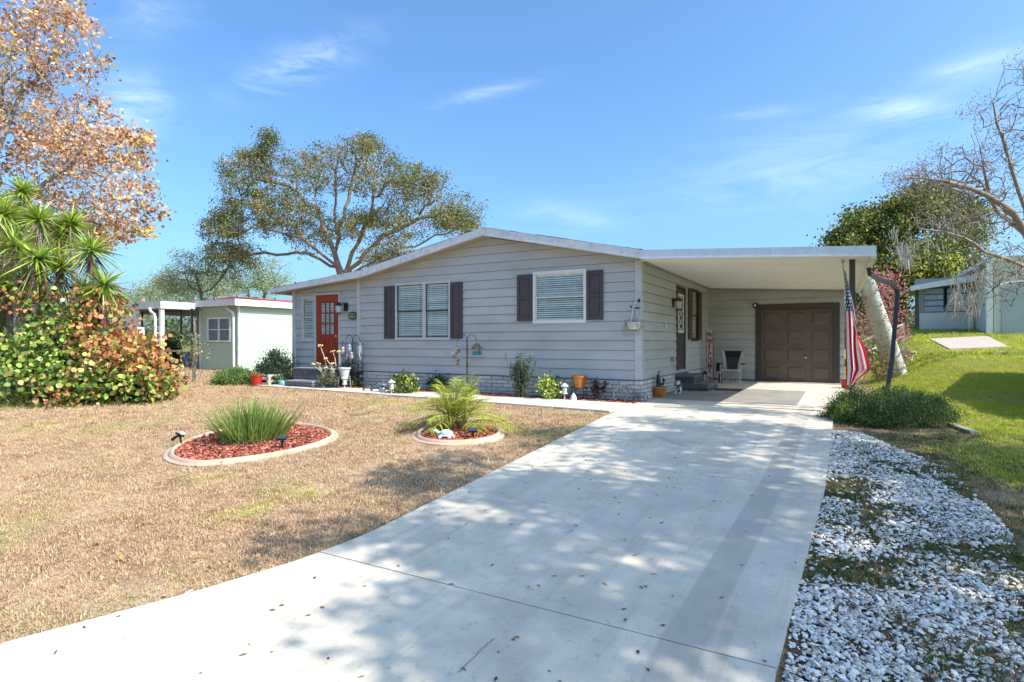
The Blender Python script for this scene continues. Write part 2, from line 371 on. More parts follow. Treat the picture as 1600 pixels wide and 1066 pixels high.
# ------------------------------------------------------------------ trees
def blob(px, py, rx, ry, z, dz, n):
    g = unit(RNG.normal(size=(n,3)))*(RNG.uniform(0,1,(n,1))**.38)
    out_ = []
    for a in g:
        zz = z+a[2]*dz; p = cam(px+a[0]*rx*z/zz, py+a[1]*ry*z/zz, zz); out_.append(p)
    return np.array(out_)
def sphere_pts(c, r, n):
    g = unit(RNG.normal(size=(n,3)))*(RNG.uniform(0,1,(n,1))**.38); return np.array(c)+g*np.array(r)
def grow(limbs, T, step=.5, wob=.07, k=.12, lift=.15):
    nodes = []; par = []; dep = []
    for li, poly in enumerate(limbs):
        poly = [Vector(p) for p in poly]
        pts = [poly[0]]
        for a, b in zip(poly, poly[1:]):
            m = max(1, int((b-a).length/step)); 
            for i in range(1, m+1): pts.append(a.lerp(b, i/m)+Vector(RNG.normal(0, wob*.5, 3))*(b-a).length/m)
        for i, p in enumerate(pts):
            if i == 0:
                if li == 0: nodes.append(np.array(p)); par.append(-1); dep.append(0.)
                continue
            if i == 1:
                q = int(np.argmin(np.linalg.norm(np.array(nodes)-np.array(pts[0]), axis=1)))
            else: q = len(nodes)-1
            dep.append(dep[q]+np.linalg.norm(np.array(p)-nodes[q])); nodes.append(np.array(p)); par.append(q)
    A = np.zeros((len(nodes)+len(T)*14+10, 3)); DP = np.zeros(len(A)); nn = len(nodes); A[:nn] = nodes; DP[:nn] = dep; par = list(par)
    start = min(2, nn-1); root = A[0].copy()
    lo = int(nn*.12)
    order = np.argsort(np.min(np.linalg.norm(T[:,None]-A[None,:nn], axis=2), axis=1)); tips = []
    for ti in order:
        t = T[ti]; d = np.linalg.norm(A[lo:nn]-t, axis=1); q = lo+int(np.argmin(d+k*DP[lo:nn])); L_ = np.linalg.norm(A[q]-t)
        if L_ < .02: continue
        m = int(min(12, max(1, round(L_/step)))); pd = A[q]-A[par[q]] if par[q] >= 0 else np.array([0,0,1.]); pd = pd/max(np.linalg.norm(pd),1e-6)
        ctl = A[q]+pd*L_*.35+np.array([0,0,lift])*L_; prev = q
        for i in range(1, m+1):
            s = i/m; p = (1-s)**2*A[q]+2*s*(1-s)*ctl+s*s*t+RNG.normal(0, wob, 3)*L_/m*(.8 if i < m else .3)
            if nn >= len(A)-1: break
            A[nn] = p; DP[nn] = DP[prev]+L_/m; par.append(prev); prev = nn; nn += 1
        tips.append(prev)
    return A[:nn], par[:nn], tips
def limb_mesh(name, A, par, mat, parent, rtip=.012, exp=.45, rmax=.5):
    n = len(A); cnt = np.zeros(n); child = np.zeros(n, int)
    for i in range(n):
        if par[i] >= 0: child[par[i]] += 1
    cnt[child == 0] = 1
    for i in range(n-1, 0, -1):
        if par[i] >= 0: cnt[par[i]] += cnt[i]
    R = np.minimum(rtip*cnt**exp, rmax); groups = {}
    for i in range(n):
        if par[i] < 0: continue
        r = R[i]; s = 3 if r < rtip*2 else (5 if r < rtip*6 else 9); groups.setdefault(s, []).append(i)
    Vs = []; Fs = []; k = 0
    for s, idx in groups.items():
        idx = np.array(idx); p0 = A[np.array(par)[idx]]; p1 = A[idx]; t = unit(p1-p0)
        gp = np.array([par[par[i]] if par[par[i]] >= 0 else par[i] for i in idx]); t0 = unit(np.where((np.array(par)[idx]==gp)[:,None], t, A[np.array(par)[idx]]-A[gp]+(p1-p0)*.5))
        ref = np.array([.31,.17,.93]); r0 = np.minimum(R[np.array(par)[idx]], R[idx]*1.35)[:,None]; r1 = R[idx][:,None]
        rings = []
        for tt, pp, rr in ((t0,p0,r0),(t,p1,r1)):
            u = unit(np.cross(tt, ref)); v = np.cross(tt, u)
            for j in range(s):
                a = j*2*math.pi/s; rings.append(pp+(u*math.cos(a)+v*math.sin(a))*rr)
        V = np.stack(rings, 1); base = (k+np.arange(len(idx))*2*s)[:,None]
        Fs.append(np.concatenate([base+np.array([[j,(j+1)%s,s+(j+1)%s,s+j]]) for j in range(s)], 0)); Vs.append(V.reshape(-1,3)); k += len(idx)*2*s
    return np_mesh(name, np.concatenate(Vs), np.concatenate(Fs), mat, parent, smooth=True)
def tree(name, label, cat, limbs, T, bark, lf=None, step=.5, rtip=.012, exp=.45, rmax=.5, wob=.07, k=.12, lift=.15, group=None, part='foliage'):
    base = Vector(limbs[0][0]); r = thing(name, label, cat, base, group)
    limbs = [[tuple(p) for p in l_] for l_ in limbs]; limbs[0] = [tuple(base-Vector((0,0,.2)))]+list(limbs[0][1:])
    A, par, tips = grow(limbs, T, step, wob, k, lift); limb_mesh('trunk', A, par, bark, r, rtip, exp, rmax)
    if lf:
        per, spread, size, pal, mat = lf[:5]; kw = lf[5] if len(lf) > 5 else {}
        tp = A[np.array(tips)]; 
        # clumpy: some tips carry many leaves and some few
        gs = .55 if len(lf) > 6 else 1.2; q_ = np.clip((fbm(tp[:,0]*1.0+7,tp[:,2]*1.3,gs,61)-.36)*5, .15, 1.9); den = np.clip(RNG.gamma(1.6, 1/1.6, len(tp)), .05, 3)*(q_ if len(lf) > 6 else 1); cnt = np.maximum(1, (per*den)).astype(int); idx = np.repeat(np.arange(len(tp)), cnt)
        P = tp[idx]+RNG.normal(size=(len(idx),3))*spread*np.array([1,1,.75])
        if len(lf) > 6:
            tc_ = pick(pal, len(tp), .1); cols = np.where(RNG.random((len(idx),1)) < .72, tc_[idx], pick(pal, len(idx), .1)); kw = dict(kw, cols=cols*(1+RNG.normal(0,.12,(len(idx),1))))
        leaves(part, P, size, pal, mat, r, **kw)
    return r

# ------------------------------------------------------------------ scattering (geometry nodes instances on fixed points)
def scatter(name, P, rot, scl, srcs, label=None, cat=None, parent=None, kind='stuff', group=None):
    n = len(P); me = bpy.data.meshes.new(name); me.vertices.add(n); me.vertices.foreach_set('co', np.asarray(P, np.float32).ravel())
    a = me.attributes.new('rot', 'FLOAT_VECTOR', 'POINT'); a.data.foreach_set('vector', np.asarray(rot, np.float32).ravel())
    s = np.asarray(scl, np.float32); s = np.repeat(s[:,None],3,1) if s.ndim == 1 else s
    a = me.attributes.new('scl', 'FLOAT_VECTOR', 'POINT'); a.data.foreach_set('vector', s.ravel())
    a = me.attributes.new('var', 'INT', 'POINT'); a.data.foreach_set('value', RNG.integers(0, len(srcs), n).astype(np.int32))
    for q in srcs:
        for m_ in q.data.materials: me.materials.append(m_)
    o = bpy.data.objects.new(name, me); COL.objects.link(o)
    if parent: o.parent = parent; o.location = -WL[parent.name]
    g = bpy.data.node_groups.new(name+'_nodes', 'GeometryNodeTree'); g.interface.new_socket('Geometry', in_out='INPUT', socket_type='NodeSocketGeometry'); g.interface.new_socket('Geometry', in_out='OUTPUT', socket_type='NodeSocketGeometry')
    gi = g.nodes.new('NodeGroupInput'); go = g.nodes.new('NodeGroupOutput'); jn = g.nodes.new('GeometryNodeJoinGeometry')
    def named(nm, ty):
        q = g.nodes.new('GeometryNodeInputNamedAttribute'); q.data_type = ty; q.inputs['Name'].default_value = nm; return q.outputs['Attribute']
    for i, src in enumerate(srcs):
        io = g.nodes.new('GeometryNodeInstanceOnPoints'); ob = g.nodes.new('GeometryNodeObjectInfo'); ob.inputs['Object'].default_value = src; ob.inputs['As Instance'].default_value = True
        cmp_ = g.nodes.new('FunctionNodeCompare'); cmp_.data_type = 'INT'; cmp_.operation = 'EQUAL'; g.links.new(named('var','INT'), cmp_.inputs[2]); cmp_.inputs[3].default_value = i
        g.links.new(gi.outputs[0], io.inputs['Points']); g.links.new(cmp_.outputs[0], io.inputs['Selection']); g.links.new(ob.outputs['Geometry'], io.inputs['Instance'])
        g.links.new(named('rot','FLOAT_VECTOR'), io.inputs['Rotation']); g.links.new(named('scl','FLOAT_VECTOR'), io.inputs['Scale']); g.links.new(io.outputs[0], jn.inputs[0])
    g.links.new(jn.outputs[0], go.inputs[0]); md = o.modifiers.new('scatter', 'NODES'); md.node_group = g
    return tag(o, label, cat, group, kind)
def source(name, V, F, mat):
    me = bpy.data.meshes.new(name); me.from_pydata([tuple(v) for v in V], [], [tuple(f) for f in F]); me.materials.append(mat); return bpy.data.objects.new(name, me)
def in_poly(P, poly):
    x, y = P[:,0], P[:,1]; ins = np.zeros(len(P), bool); n = len(poly); j = n-1
    for i in range(n):
        xi, yi = poly[i][:2]; xj, yj = poly[j][:2]
        c = ((yi > y) != (yj > y)) & (x < (xj-xi)*(y-yi)/((yj-yi) or 1e-9)+xi); ins ^= c; j = i
    return ins
def vnoise(X, Y, s, seed=0):
    """cheap value noise in [0,1]"""
    r = np.random.default_rng(seed).random((64,64)); x = X*s; y = Y*s; i = np.floor(x).astype(int); j = np.floor(y).astype(int); fx = x-i; fy = y-j; fx = fx*fx*(3-2*fx); fy = fy*fy*(3-2*fy)
    g = lambda a,b: r[a%64, b%64]
    return (g(i,j)*(1-fx)+g(i+1,j)*fx)*(1-fy)+(g(i,j+1)*(1-fx)+g(i+1,j+1)*fx)*fy
def fbm(X, Y, s, seed=0): return (vnoise(X,Y,s,seed)+.5*vnoise(X,Y,s*2.1,seed+1)+.25*vnoise(X,Y,s*4.3,seed+2))/1.75

# ------------------------------------------------------------------ ground
def struct(o): o['kind'] = 'structure'; return o
def dleft(Y): return float(np.interp(Y, [-3,-1,.5,1.45,2.38,3.0,3.6,10,11,12.6], [-8.5,-6.6,-4.95,-4.23,-3.80,-3.58,-3.47,-3.52,-3.6,-3.62]))
def dright(Y): return float(np.interp(Y, [-3,0,2,3.1,6.6,12.6], [1.6,.3,-.22,-.28,-.12,-.06]))
GRAVEL = [(-.25,9.75)]+[tuple(gnd(*p)[:2]) for p in ((1345,678),(1400,702),(1470,728),(1500,752),(1560,812),(1600,865))]+[(1.35,5.2),(1.5,3.2),(1.4,.5),(-.1,.5),(-.24,3.1)]
WALK = [(-15.1,10.82),(-14.9,11.45),(-3.4,11.45),(-3.55,10.05),(-9,10.45)]
BED1 = [tuple(gnd(*p)[:2]) for p in ((254,713),(262,724),(300,731),(360,727),(440,715),(490,703),(524,690),(529,680),(512,670),(470,664),(425,661),(370,668),(315,682),(272,698))]
BED2 = [tuple(gnd(*p)[:2]) for p in ((643,685),(655,693),(700,698),(755,694),(786,685),(787,674),(765,667),(720,662),(678,666),(650,675))]
def loop(poly, n=60):
    P = np.array(poly); m = len(P); o_ = []
    for i in range(m):
        a, b, c, d = P[(i-1)%m], P[i], P[(i+1)%m], P[(i+2)%m]
        for j in range(n//m+1):
            t = j/(n//m+1); o_.append(.5*((2*b)+(-a+c)*t+(2*a-5*b+4*c-d)*t*t+(-a+3*b-3*c+d)*t**3))
    P = np.array(o_)
    for _ in range(4): P = (np.roll(P,1,0)+P*2+np.roll(P,-1,0))/4
    return P
B1L, B2L = loop(BED1), loop(BED2)
def green_zone(X, Y):
    """how green the grass is: dormant tan in front, green to the right and behind"""
    n = fbm(X, Y, .55, 3); n2 = fbm(X, Y, 1.6, 9)
    g = sstep(.62, .8, n*.6+n2*.4)*.55
    right = sstep(.5, 1.2, X+(n-.5)*1.2)*sstep(8.6, 10.6, Y+(n2-.5)*2+X*.9)
    nearr = sstep(.4, 1.0, X)*sstep(.38, .6, n2)*(1-sstep(8, 10, Y))*.9
    far = sstep(20, 26, Y)
    return np.clip(np.maximum.reduce([g*(1-right), right, nearr, far]), 0, 1)
def soil_zone(X, Y):
    n = fbm(X, Y, 2.2, 21)
    s = in_poly(np.stack([X.ravel(),Y.ravel()],1), [(-.3,11.8),(.3,12.3),(1.3,11.7),(1.8,9.8)]+[(g[0]+.25,g[1]+.15) for g in GRAVEL[2:7]]+GRAVEL[7:]).reshape(X.shape).astype(float)
    s = np.clip(s*(.55+.7*n), 0, 1)
    s = np.maximum(s, (in_poly(np.stack([X.ravel(),Y.ravel()],1), [(-24,15),(-22,15.8),(-20.5,18.3),(-15,18),(-14.6,12),(-15.8,10.6),(-19,12)]).reshape(X.shape))*.35)
    return s
xs = np.unique(np.concatenate([np.arange(-24, 9.01, .2), np.arange(-60,-24,1.5), np.arange(9,60,1.5), np.array([-500,-300,-180,-110,-80,80,110,180,300,500])]))
ys = np.unique(np.concatenate([np.arange(-2, 22.01, .2), np.arange(22, 70, 1.0), np.arange(-30,-2,2), np.array([-200,-100,-60,90,130,200,350,600])]))
GX, GY = np.meshgrid(xs, ys); GZ = hgt(GX, GY)
GZ = GZ+(fbm(GX,GY,.5,5)-.5)*.05*((GX<-3.6)|(GX>.2))*(GY<30)*(GY>-20)*np.where((GY>9.5)&(GX<-.2),0,1)
ng = green_zone(GX, GY)[...,None]; so_ = soil_zone(GX, GY)[...,None]; nz = fbm(GX,GY,3.0,44)[...,None]
tan = np.array([.40,.275,.17])*(.8+.4*nz); grn = np.array([.30,.34,.03])*(.75+.5*nz); dirt = np.array([.15,.105,.07])*(.7+.6*nz)
GC = tan*(1-ng)+grn*ng; GC = GC*(1-so_)+dirt*so_
nx, ny = len(xs), len(ys); idx = np.arange(nx*ny).reshape(ny,nx)
F = np.stack([idx[:-1,:-1].ravel(), idx[:-1,1:].ravel(), idx[1:,1:].ravel(), idx[1:,:-1].ravel()], 1)
gm = bpy.data.materials.new('ground_turf'); gm.use_nodes = True; t = gm.node_tree; p = t.nodes['Principled BSDF']; p.inputs['Roughness'].default_value = 1; p.inputs['Specular IOR Level'].default_value = .1
at = t.nodes.new('ShaderNodeAttribute'); at.attribute_name = 'col'; ge = t.nodes.new('ShaderNodeNewGeometry'); last = at.outputs['Color']
for s_, lo_, hi_, a_, b_ in ((28,.3,.7,.62,1.35),(110,.35,.65,.6,1.35),(2.3,.3,.7,.85,1.15)):
    no = t.nodes.new('ShaderNodeTexNoise'); no.inputs['Scale'].default_value = s_; no.inputs['Detail'].default_value = 5; t.links.new(ge.outputs['Position'], no.inputs['Vector'])
    mr = t.nodes.new('ShaderNodeMapRange'); mr.inputs[1].default_value = lo_; mr.inputs[2].default_value = hi_; mr.inputs[3].default_value = a_; mr.inputs[4].default_value = b_; t.links.new(no.outputs[0], mr.inputs[0])
    mi = t.nodes.new('ShaderNodeMix'); mi.data_type = 'RGBA'; mi.blend_type = 'MULTIPLY'; mi.inputs[0].default_value = 1; t.links.new(last, mi.inputs[6]); t.links.new(mr.outputs[0], mi.inputs[7]); last = mi.outputs[2]
t.links.new(last, p.inputs['Base Color']); bu = t.nodes.new('ShaderNodeBump'); bu.inputs['Distance'].default_value = .03; bu.inputs['Strength'].default_value = .8; t.links.new(no.outputs[0], bu.inputs['Height'])
nb = t.nodes.new('ShaderNodeTexNoise'); nb.inputs['Scale'].default_value = 70; t.links.new(ge.outputs['Position'], nb.inputs['Vector']); t.links.new(nb.outputs[0], bu.inputs['Height']); t.links.new(bu.outputs[0], p.inputs['Normal'])
struct(np_mesh('ground', np.stack([GX.ravel(),GY.ravel(),GZ.ravel()],1), F, gm, col=GC.reshape(-1,3), smooth=True))

# driveway: slabs with open joints and a greyer band set in from each edge
drive = thing('driveway', 'pale concrete driveway running up to the carport', None, (-1.9,5,h(-1.9,5))); struct(drive)
def slab(ya, yb, parent, lf, rf, mat, name='slab', top=.035, band=True):
    Ys = np.linspace(ya, yb, max(2, int((yb-ya)/.25)+1)); V = []; bands = []; rows = []
    for Y in Ys:
        a, b = lf(Y), rf(Y); cs = [a, a+.36, a+.38, a+.66, a+.68, (a+b)/2, b-.60, b-.58, b-.36, b-.34, b]; bv = [0,0,.5,.5,0,0,0,1,1,0,0]
        rows.append([(x, Y, h(x,Y)+top) for x in cs]); bands.append(bv)
    n = len(rows[0]); V = [p for r in rows for p in r]; F = [(i*n+j, i*n+j+1, (i+1)*n+j+1, (i+1)*n+j) for i in range(len(rows)-1) for j in range(n-1)]
    m = MB(); m.add(V, F)
    edge = [i*n for i in range(len(rows))]+[(len(rows)-1)*n+j for j in range(1,n)]+[i*n+n-1 for i in range(len(rows)-2,-1,-1)]+[j for j in range(n-2,0,-1)]
    k = len(m.v); m.v += [(m.v[e][0], m.v[e][1], m.v[e][2]-.13) for e in edge]; q = len(edge)
    m.f += [(edge[i], k+i, k+(i+1)%q, edge[(i+1)%q]) for i in range(q)]
    o = m.build(name, mat, parent); bb = np.zeros(len(m.v), np.float32); 
    if band: bb[:len(V)] = np.array(bands).ravel()
    at = o.data.attributes.new('band', 'FLOAT', 'POINT'); at.data.foreach_set('value', bb); return o
for ya, yb in ((-2.6,3.195),(3.205,6.514),(6.522,12.574)): slab(ya, yb, drive, dleft, dright, conc_m)
slab(12.588, 16.35, drive, lambda Y:-3.69, lambda Y:-.04+.03*(Y-12.6), conc_m, band=False)
slab(16.36, 19.46, drive, lambda Y:-3.69, lambda Y:.10+.02*(Y-16.4), conc_m, band=False)
jb = MB()
for Y in (3.2, 6.518, 12.58, 16.355): jb.box(dleft(Y)-.0, dright(Y), Y-.02, Y+.02, h(-2,Y)-.1, h(-2,Y)+.024)
jb.build('joint', joint_m, drive)
def strip(name, pts, wd, mat, parent, dz):
    m = MB(); k = []
    for i, (x, y) in enumerate(pts):
        a = pts[max(i-1,0)]; b = pts[min(i+1,len(pts)-1)]; t_ = Vector((b[0]-a[0], b[1]-a[1])).normalized(); wv = wd*random.uniform(.6,1.3)/2
        for s_ in (-1,1): X = x-t_.y*s_*wv; Y = y+t_.x*s_*wv; m.v.append((X,Y,h(X,Y)+dz))
    m.f = [(2*i,2*i+1,2*i+3,2*i+2) for i in range(len(pts)-1)]; return m.build(name, mat, parent)
seal_m = M('white_sealant', (.66,.66,.64), rough=.7)
strip('sealed_crack', [(x+random.uniform(-.01,.01), y) for x, y in zip(np.linspace(-3.84,-3.3,24), np.linspace(2.36,.9,24))], .03, seal_m, drive, .039)
strip('crack', [(x+random.uniform(-.008,.008), y) for x, y in zip(np.linspace(gnd(772,1008).x,gnd(715,1064).x,20), np.linspace(gnd(772,1008).y,gnd(715,1064).y,20))], .008, M('crack_dirt',(.30,.26,.19)), drive, .039)
strip('crack', [(x+random.uniform(-.008,.008), y) for x, y in zip(np.linspace(gnd(1018,683).x,gnd(1070,702).x,14), np.linspace(gnd(1018,683).y,gnd(1070,702).y,14))], .022, M('faint_patch', (.44,.42,.39)), drive, .039)
# carport roof shade painted as a thin dark sheet on the floor
pm = MB(); pm.box(-3.66, -.72, 12.62, 16.30, h(-2,14)+.02, h(-2,14)+.0395); pad = pm.build('painted_floor_shade', floor_shade_m); rehome(pad, (-2.2,14.4,.02), 'shade painted as a dark rectangle on the carport floor', None); struct(pad)  # pad is the sheet of painted shade
# front walk
def flat_poly(name, poly, mat, top, thick=.1, parent=None, sub=1):
    m = MB(); V = [(x,y,h(x,y)+top) for x,y in poly]; n = len(V); m.add(V+[(a,b,c-thick) for a,b,c in V], [tuple(range(n)), tuple(range(n,2*n))[::-1]]+[(i,n+i,n+(i+1)%n,(i+1)%n) for i in range(n)]); return m.build(name, mat, parent)
wk = thing('walkway', 'narrow pale concrete walk along the front of the house', None, (-9,11,0)); struct(wk)
wxs = [-15.1,-12.9,-10.6,-8.3,-6.0,-3.64]
for a, b in zip(wxs, wxs[1:]):
    fy = lambda x: float(np.interp(x, [-15.1,-9,-3.55], [10.85,10.45,10.06])); flat_poly('slab', [(a+.006,fy(a)),(b-.006,fy(b)),(b-.006,11.42),(a+.006,11.42)], walk_m, .037, parent=wk)

# ------------------------------------------------------------------ mulch, gravel, grass
mulch_base_m = M('mulch_base', (.20,.045,.022), (.09,.022,.013), scale=40, rough=1, bump=.8)
mulch_m = inst_mat('mulch_chips', [(.44,.14,.085),(.32,.085,.05),(.54,.23,.16),(.24,.06,.038),(.38,.11,.065),(.13,.045,.03)], 0)
chips = [source('mulch_chip', [(-.03,-.008,0),(.03,-.006,.002),(.032,.007,.003),(-.028,.009,0),(0,0,.009)], [(0,1,4),(1,2,4),(2,3,4),(3,0,4)], mulch_m), source('mulch_chip', [(-.02,-.01,0),(.024,-.004,.004),(.015,.012,.002),(-.02,.008,.006)], [(0,1,2,3)], mulch_m)]
def rand_in(poly, n):
    P = np.array(poly); lo, hi = P.min(0), P.max(0); o_ = []
    while len(o_) < n:
        q = RNG.uniform(lo, hi, (n*2,2)); o_ += list(q[in_poly(q, poly)])
    return np.array(o_[:n])
def mulch(poly, n, parent, top=.03, name='mulch', **kw):
    P = rand_in(poly, n); Z = hgt(P[:,0],P[:,1])+top+RNG.uniform(0,.012,n); rot = np.stack([RNG.normal(0,.35,n),RNG.normal(0,.35,n),RNG.uniform(0,6.28,n)],1)
    return scatter(name, np.column_stack([P,Z]), rot, RNG.uniform(.6,1.5,n), chips, parent=parent, **kw)
edging_m = M('tan_cast_edging', (.50,.33,.21), (.42,.35,.28), scale=4, rough=.85, bump=.4, c3=(.40,.19,.09), s3=3, f3=.6)
for nm, LP, lab, n in (('garden_bed', B1L, 'oval garden bed of red mulch with cast edging round the strappy clump', 5200), ('garden_bed', B2L, 'round garden bed of red mulch with cast edging round the small palm', 3000)):
    c = LP.mean(0); r = thing(nm, lab, 'garden bed', on_ground(c)); nL = len(LP)
    tg = np.roll(LP,-1,0)-np.roll(LP,1,0); tg /= np.linalg.norm(tg,axis=1,keepdims=True); nr_ = np.stack([tg[:,1],-tg[:,0]],1)
    if ((LP+nr_-c)**2).sum() < ((LP-c)**2).sum(): nr_ = -nr_
    prof = [(0,-.03),(0,.018),(-.02,.028),(-.055,.030),(-.062,.04),(-.075,.058),(-.10,.068),(-.125,.058),(-.138,.035),(-.142,0)]
    m = MB()
    for d, z in prof:
        for i in range(nL): x, y = LP[i]+nr_[i]*d; m.v.append((x,y,h(x,y)+z))
    for q in range(len(prof)-1):
        for i in range(nL): m.f.append((q*nL+i, q*nL+(i+1)%nL, (q+1)*nL+(i+1)%nL, (q+1)*nL+i))
    m.build('edging', edging_m, r, smooth=True)
    inner = [tuple(LP[i]-nr_[i]*.125) for i in range(0,nL,2)]; flat_poly('mulch_bed', inner, mulch_base_m, .025, .05, r)
    mulch(inner, n, r, .03)
FM = [(-12.5,11.43),(-3.66,11.43),(-3.42,11.70),(-3.68,12.06),(-12.5,12.06)]
mbd = thing('garden_bed', 'strip of red mulch between the walk and the house front', 'garden bed', (-8,11.8,0)); flat_poly('mulch_bed', FM, mulch_base_m, .02, .05, mbd); mulch(FM, 5200, mbd, .022)

gravel_m = inst_mat('white_stones', [(.74,.70,.64),(.60,.57,.52),(.80,.76,.69),(.42,.39,.35),(.64,.57,.47),(.74,.71,.66),(.50,.42,.33),(.70,.67,.61)], 0, None, .8)
def pebble(seed):
    r = np.random.default_rng(seed); m = MB(); m.ell((0,0,0), .022, .016, .0065, 7, 4); V = np.array(m.v); V *= 1+r.normal(0,.13,V.shape); return source('white_stone', V, m.f, gravel_m)
peb = [pebble(i) for i in range(4)]
n = 64000; P = rand_in(GRAVEL, n); d = fbm(P[:,0],P[:,1],1.7,31)*.6+fbm(P[:,0],P[:,1],4.5,32)*.4
edge = np.minimum.reduce([np.hypot(P[:,0]-a[0],P[:,1]-a[1]) for a in GRAVEL[1:7]])
d = d+.10*(fbm(P[:,0],P[:,1],9,35)-.5); keep = (d < .575-.16*sstep(.7,1.5,P[:,0])) & (RNG.random(n) < np.where(d<.42,.66,.34)); keep |= RNG.random(n) < .04
GP = P[keep]; n = len(GP); Z = hgt(GP[:,0],GP[:,1])+.012+RNG.uniform(0,.012,n)
Z = Z+.03*0
scatter('gravel', np.column_stack([GP,Z]), np.stack([RNG.normal(0,.35,n),RNG.normal(0,.35,n),RNG.uniform(0,6.28,n)],1), np.exp(RNG.normal(-.48,.36,n)), peb, 'bed of loose white stones along the right edge of the driveway', 'gravel')
gl = rand_in(GRAVEL, 1500)

def tuft(seed, nb, L0, L1, wd, spread, lean, mat):
    r = np.random.default_rng(seed); V = []; F = []
    for i in range(nb):
        a = r.uniform(0,6.28); b = r.normal(0,spread,2); ln = r.uniform(L0,L1); le = r.uniform(*lean); fa = a+r.normal(0,.5); sx, sy = -math.sin(fa)*wd/2, math.cos(fa)*wd/2; k = len(V)
        mx_, my_ = b[0]+math.cos(a)*ln*le*.4, b[1]+math.sin(a)*ln*le*.4; tx, ty = b[0]+math.cos(a)*ln*le, b[1]+math.sin(a)*ln*le; tz = ln*math.sqrt(max(.05,1-le*le))
        V += [(b[0]-sx,b[1]-sy,-.005),(b[0]+sx,b[1]+sy,-.005),(mx_+sx*.9,my_+sy*.9,tz*.65),(mx_-sx*.9,my_-sy*.9,tz*.65),(tx,ty,tz)]
        F += [(k,k+1,k+2,k+3),(k+3,k+2,k+4)]
    return source('grass_tuft', V, F, mat)
dry_m = inst_mat('dormant_grass', [(.58,.39,.235),(.48,.32,.195),(.66,.47,.31),(.36,.23,.13),(.58,.41,.255),(.52,.34,.225),(.44,.32,.16),(.20,.125,.075)], .2, ([(.36,.34,.12),(.46,.37,.19),(.28,.31,.09),(.52,.40,.23)], .75, .50, .68))
green_m = inst_mat('green_grass', [(.38,.44,.05),(.46,.49,.065),(.28,.36,.04),(.52,.50,.10),(.40,.41,.07)], .35, ([(.48,.42,.16),(.34,.36,.08),(.54,.43,.22),(.38,.36,.10)], .6, .46, .62))
weed_m = inst_mat('weedy_grass', [(.07,.13,.025),(.10,.16,.03),(.13,.15,.04),(.22,.17,.08),(.16,.17,.05)], .3)  # dark green and brown weed tones
DT = [tuft(i, 18, .014, .036, .0045, .04, (.45,.99), dry_m) for i in range(5)]
GT = [tuft(10+i, 16, .03, .065, .006, .04, (.2,.8), green_m) for i in range(4)]
WT = [tuft(20+i, 14, .02, .055, .006, .03, (.3,.9), weed_m) for i in range(3)]
BLK = [(-3.7,11.5),( .1,20),(-25,30)]
HOUSEP = [(-14.6,12.0),(-3.6,12.0),(-3.6,12.5),(.2,12.5),(.3,25),(-14.6,25)]
SLABP = [tuple(gnd(*p)[:2]) for p in ((1446,532),(1543,525.5),(1584,544),(1481,549))]
def blocked(P):
    b = in_poly(P, SLABP)|in_poly(P, WALK)|in_poly(P, B1L)|in_poly(P, B2L)|in_poly(P, HOUSEP)|in_poly(P, FM)
    L_ = np.interp(P[:,1], [-3,-1,.5,1.45,2.38,3.0,3.6,10,11,12.6], [-8.5,-6.6,-4.95,-4.23,-3.80,-3.58,-3.47,-3.52,-3.6,-3.62]); R_ = np.interp(P[:,1], [-3,0,2,3.1,6.6,12.6], [1.6,.3,-.22,-.28,-.12,-.06])
    return b | ((P[:,0] > L_+RNG.uniform(-.01,.045,len(P))) & (P[:,0] < R_+.01) & (P[:,1] < 12.7)) | ((P[:,1]>12.5)&(P[:,0]>-14.6)&(P[:,0]<.25))
def grass(name, box, dens, srcs, lab, lo, hi, want, sc_, seed):
    """dens(depth) pieces per m2; want = function giving keep-probability"""
    x0,x1,y0,y1 = box; nmax = int((x1-x0)*(y1-y0)*dens); P = RNG.uniform((x0,y0),(x1,y1),(nmax,2))
    dz = P[:,0]*FX+P[:,1]*FY; dx = P[:,0]*RX+P[:,1]*RY; k = (dz > lo)&(dz <= hi)&(np.abs(dx) < dz*.93+.5)&~blocked(P)&(RNG.random(nmax) < want(P[:,0],P[:,1])); P = P[k]; n = len(P)
    return np.column_stack([P, hgt(P[:,0],P[:,1])+(fbm(P[:,0],P[:,1],.5,5)-.5)*.05*((P[:,0]<-3.6)|(P[:,0]>.2))*np.where((P[:,1]>9.5)&(P[:,0]<-.2),0,1)-.004]), np.full(n, sc_)
def patchy(P, n): return 1
def emit(name, parts, srcs, lab):
    P = np.concatenate([a for a,_ in parts]); S = np.concatenate([b for _,b in parts])*RNG.uniform(.7,1.35,len(P)); n = len(P)
    return scatter(name, P, np.stack([RNG.normal(0,.15,n),RNG.normal(0,.15,n),RNG.uniform(0,6.28,n)],1), S, srcs, lab, 'grass')
dryw = lambda X,Y: np.where(X < -3, (1-.15*green_zone(X,Y))*(.35+.65*sstep(.30,.44,fbm(X,Y,1.4,91))), np.where((X>0)&(soil_zone(X,Y)<.1), (1-green_zone(X,Y))*.8, np.where(soil_zone(X,Y)>.3,.16,0)))
emit('dormant_lawn', [grass('', (-14,3,.5,10.5), 620, DT, '', 2, 6.2, dryw, 1.0, 1), grass('', (-18,3,1,12.5), 300, DT, '', 6.2, 10.5, dryw, 1.15, 2), grass('', (-24,3,2,16), 130, DT, '', 10.5, 16, dryw, 1.5, 3), grass('', (-30,2,5,22), 45, DT, '', 16, 26, dryw, 1.9, 4)], DT, 'short dormant tan grass covering the front lawn')
gw = lambda X,Y: np.where(X > .15, green_zone(X,Y)*(soil_zone(X,Y)<.3), 0)
gd = lambda X,Y: np.where(X < -3.5, green_zone(X,Y)*.35, 0)
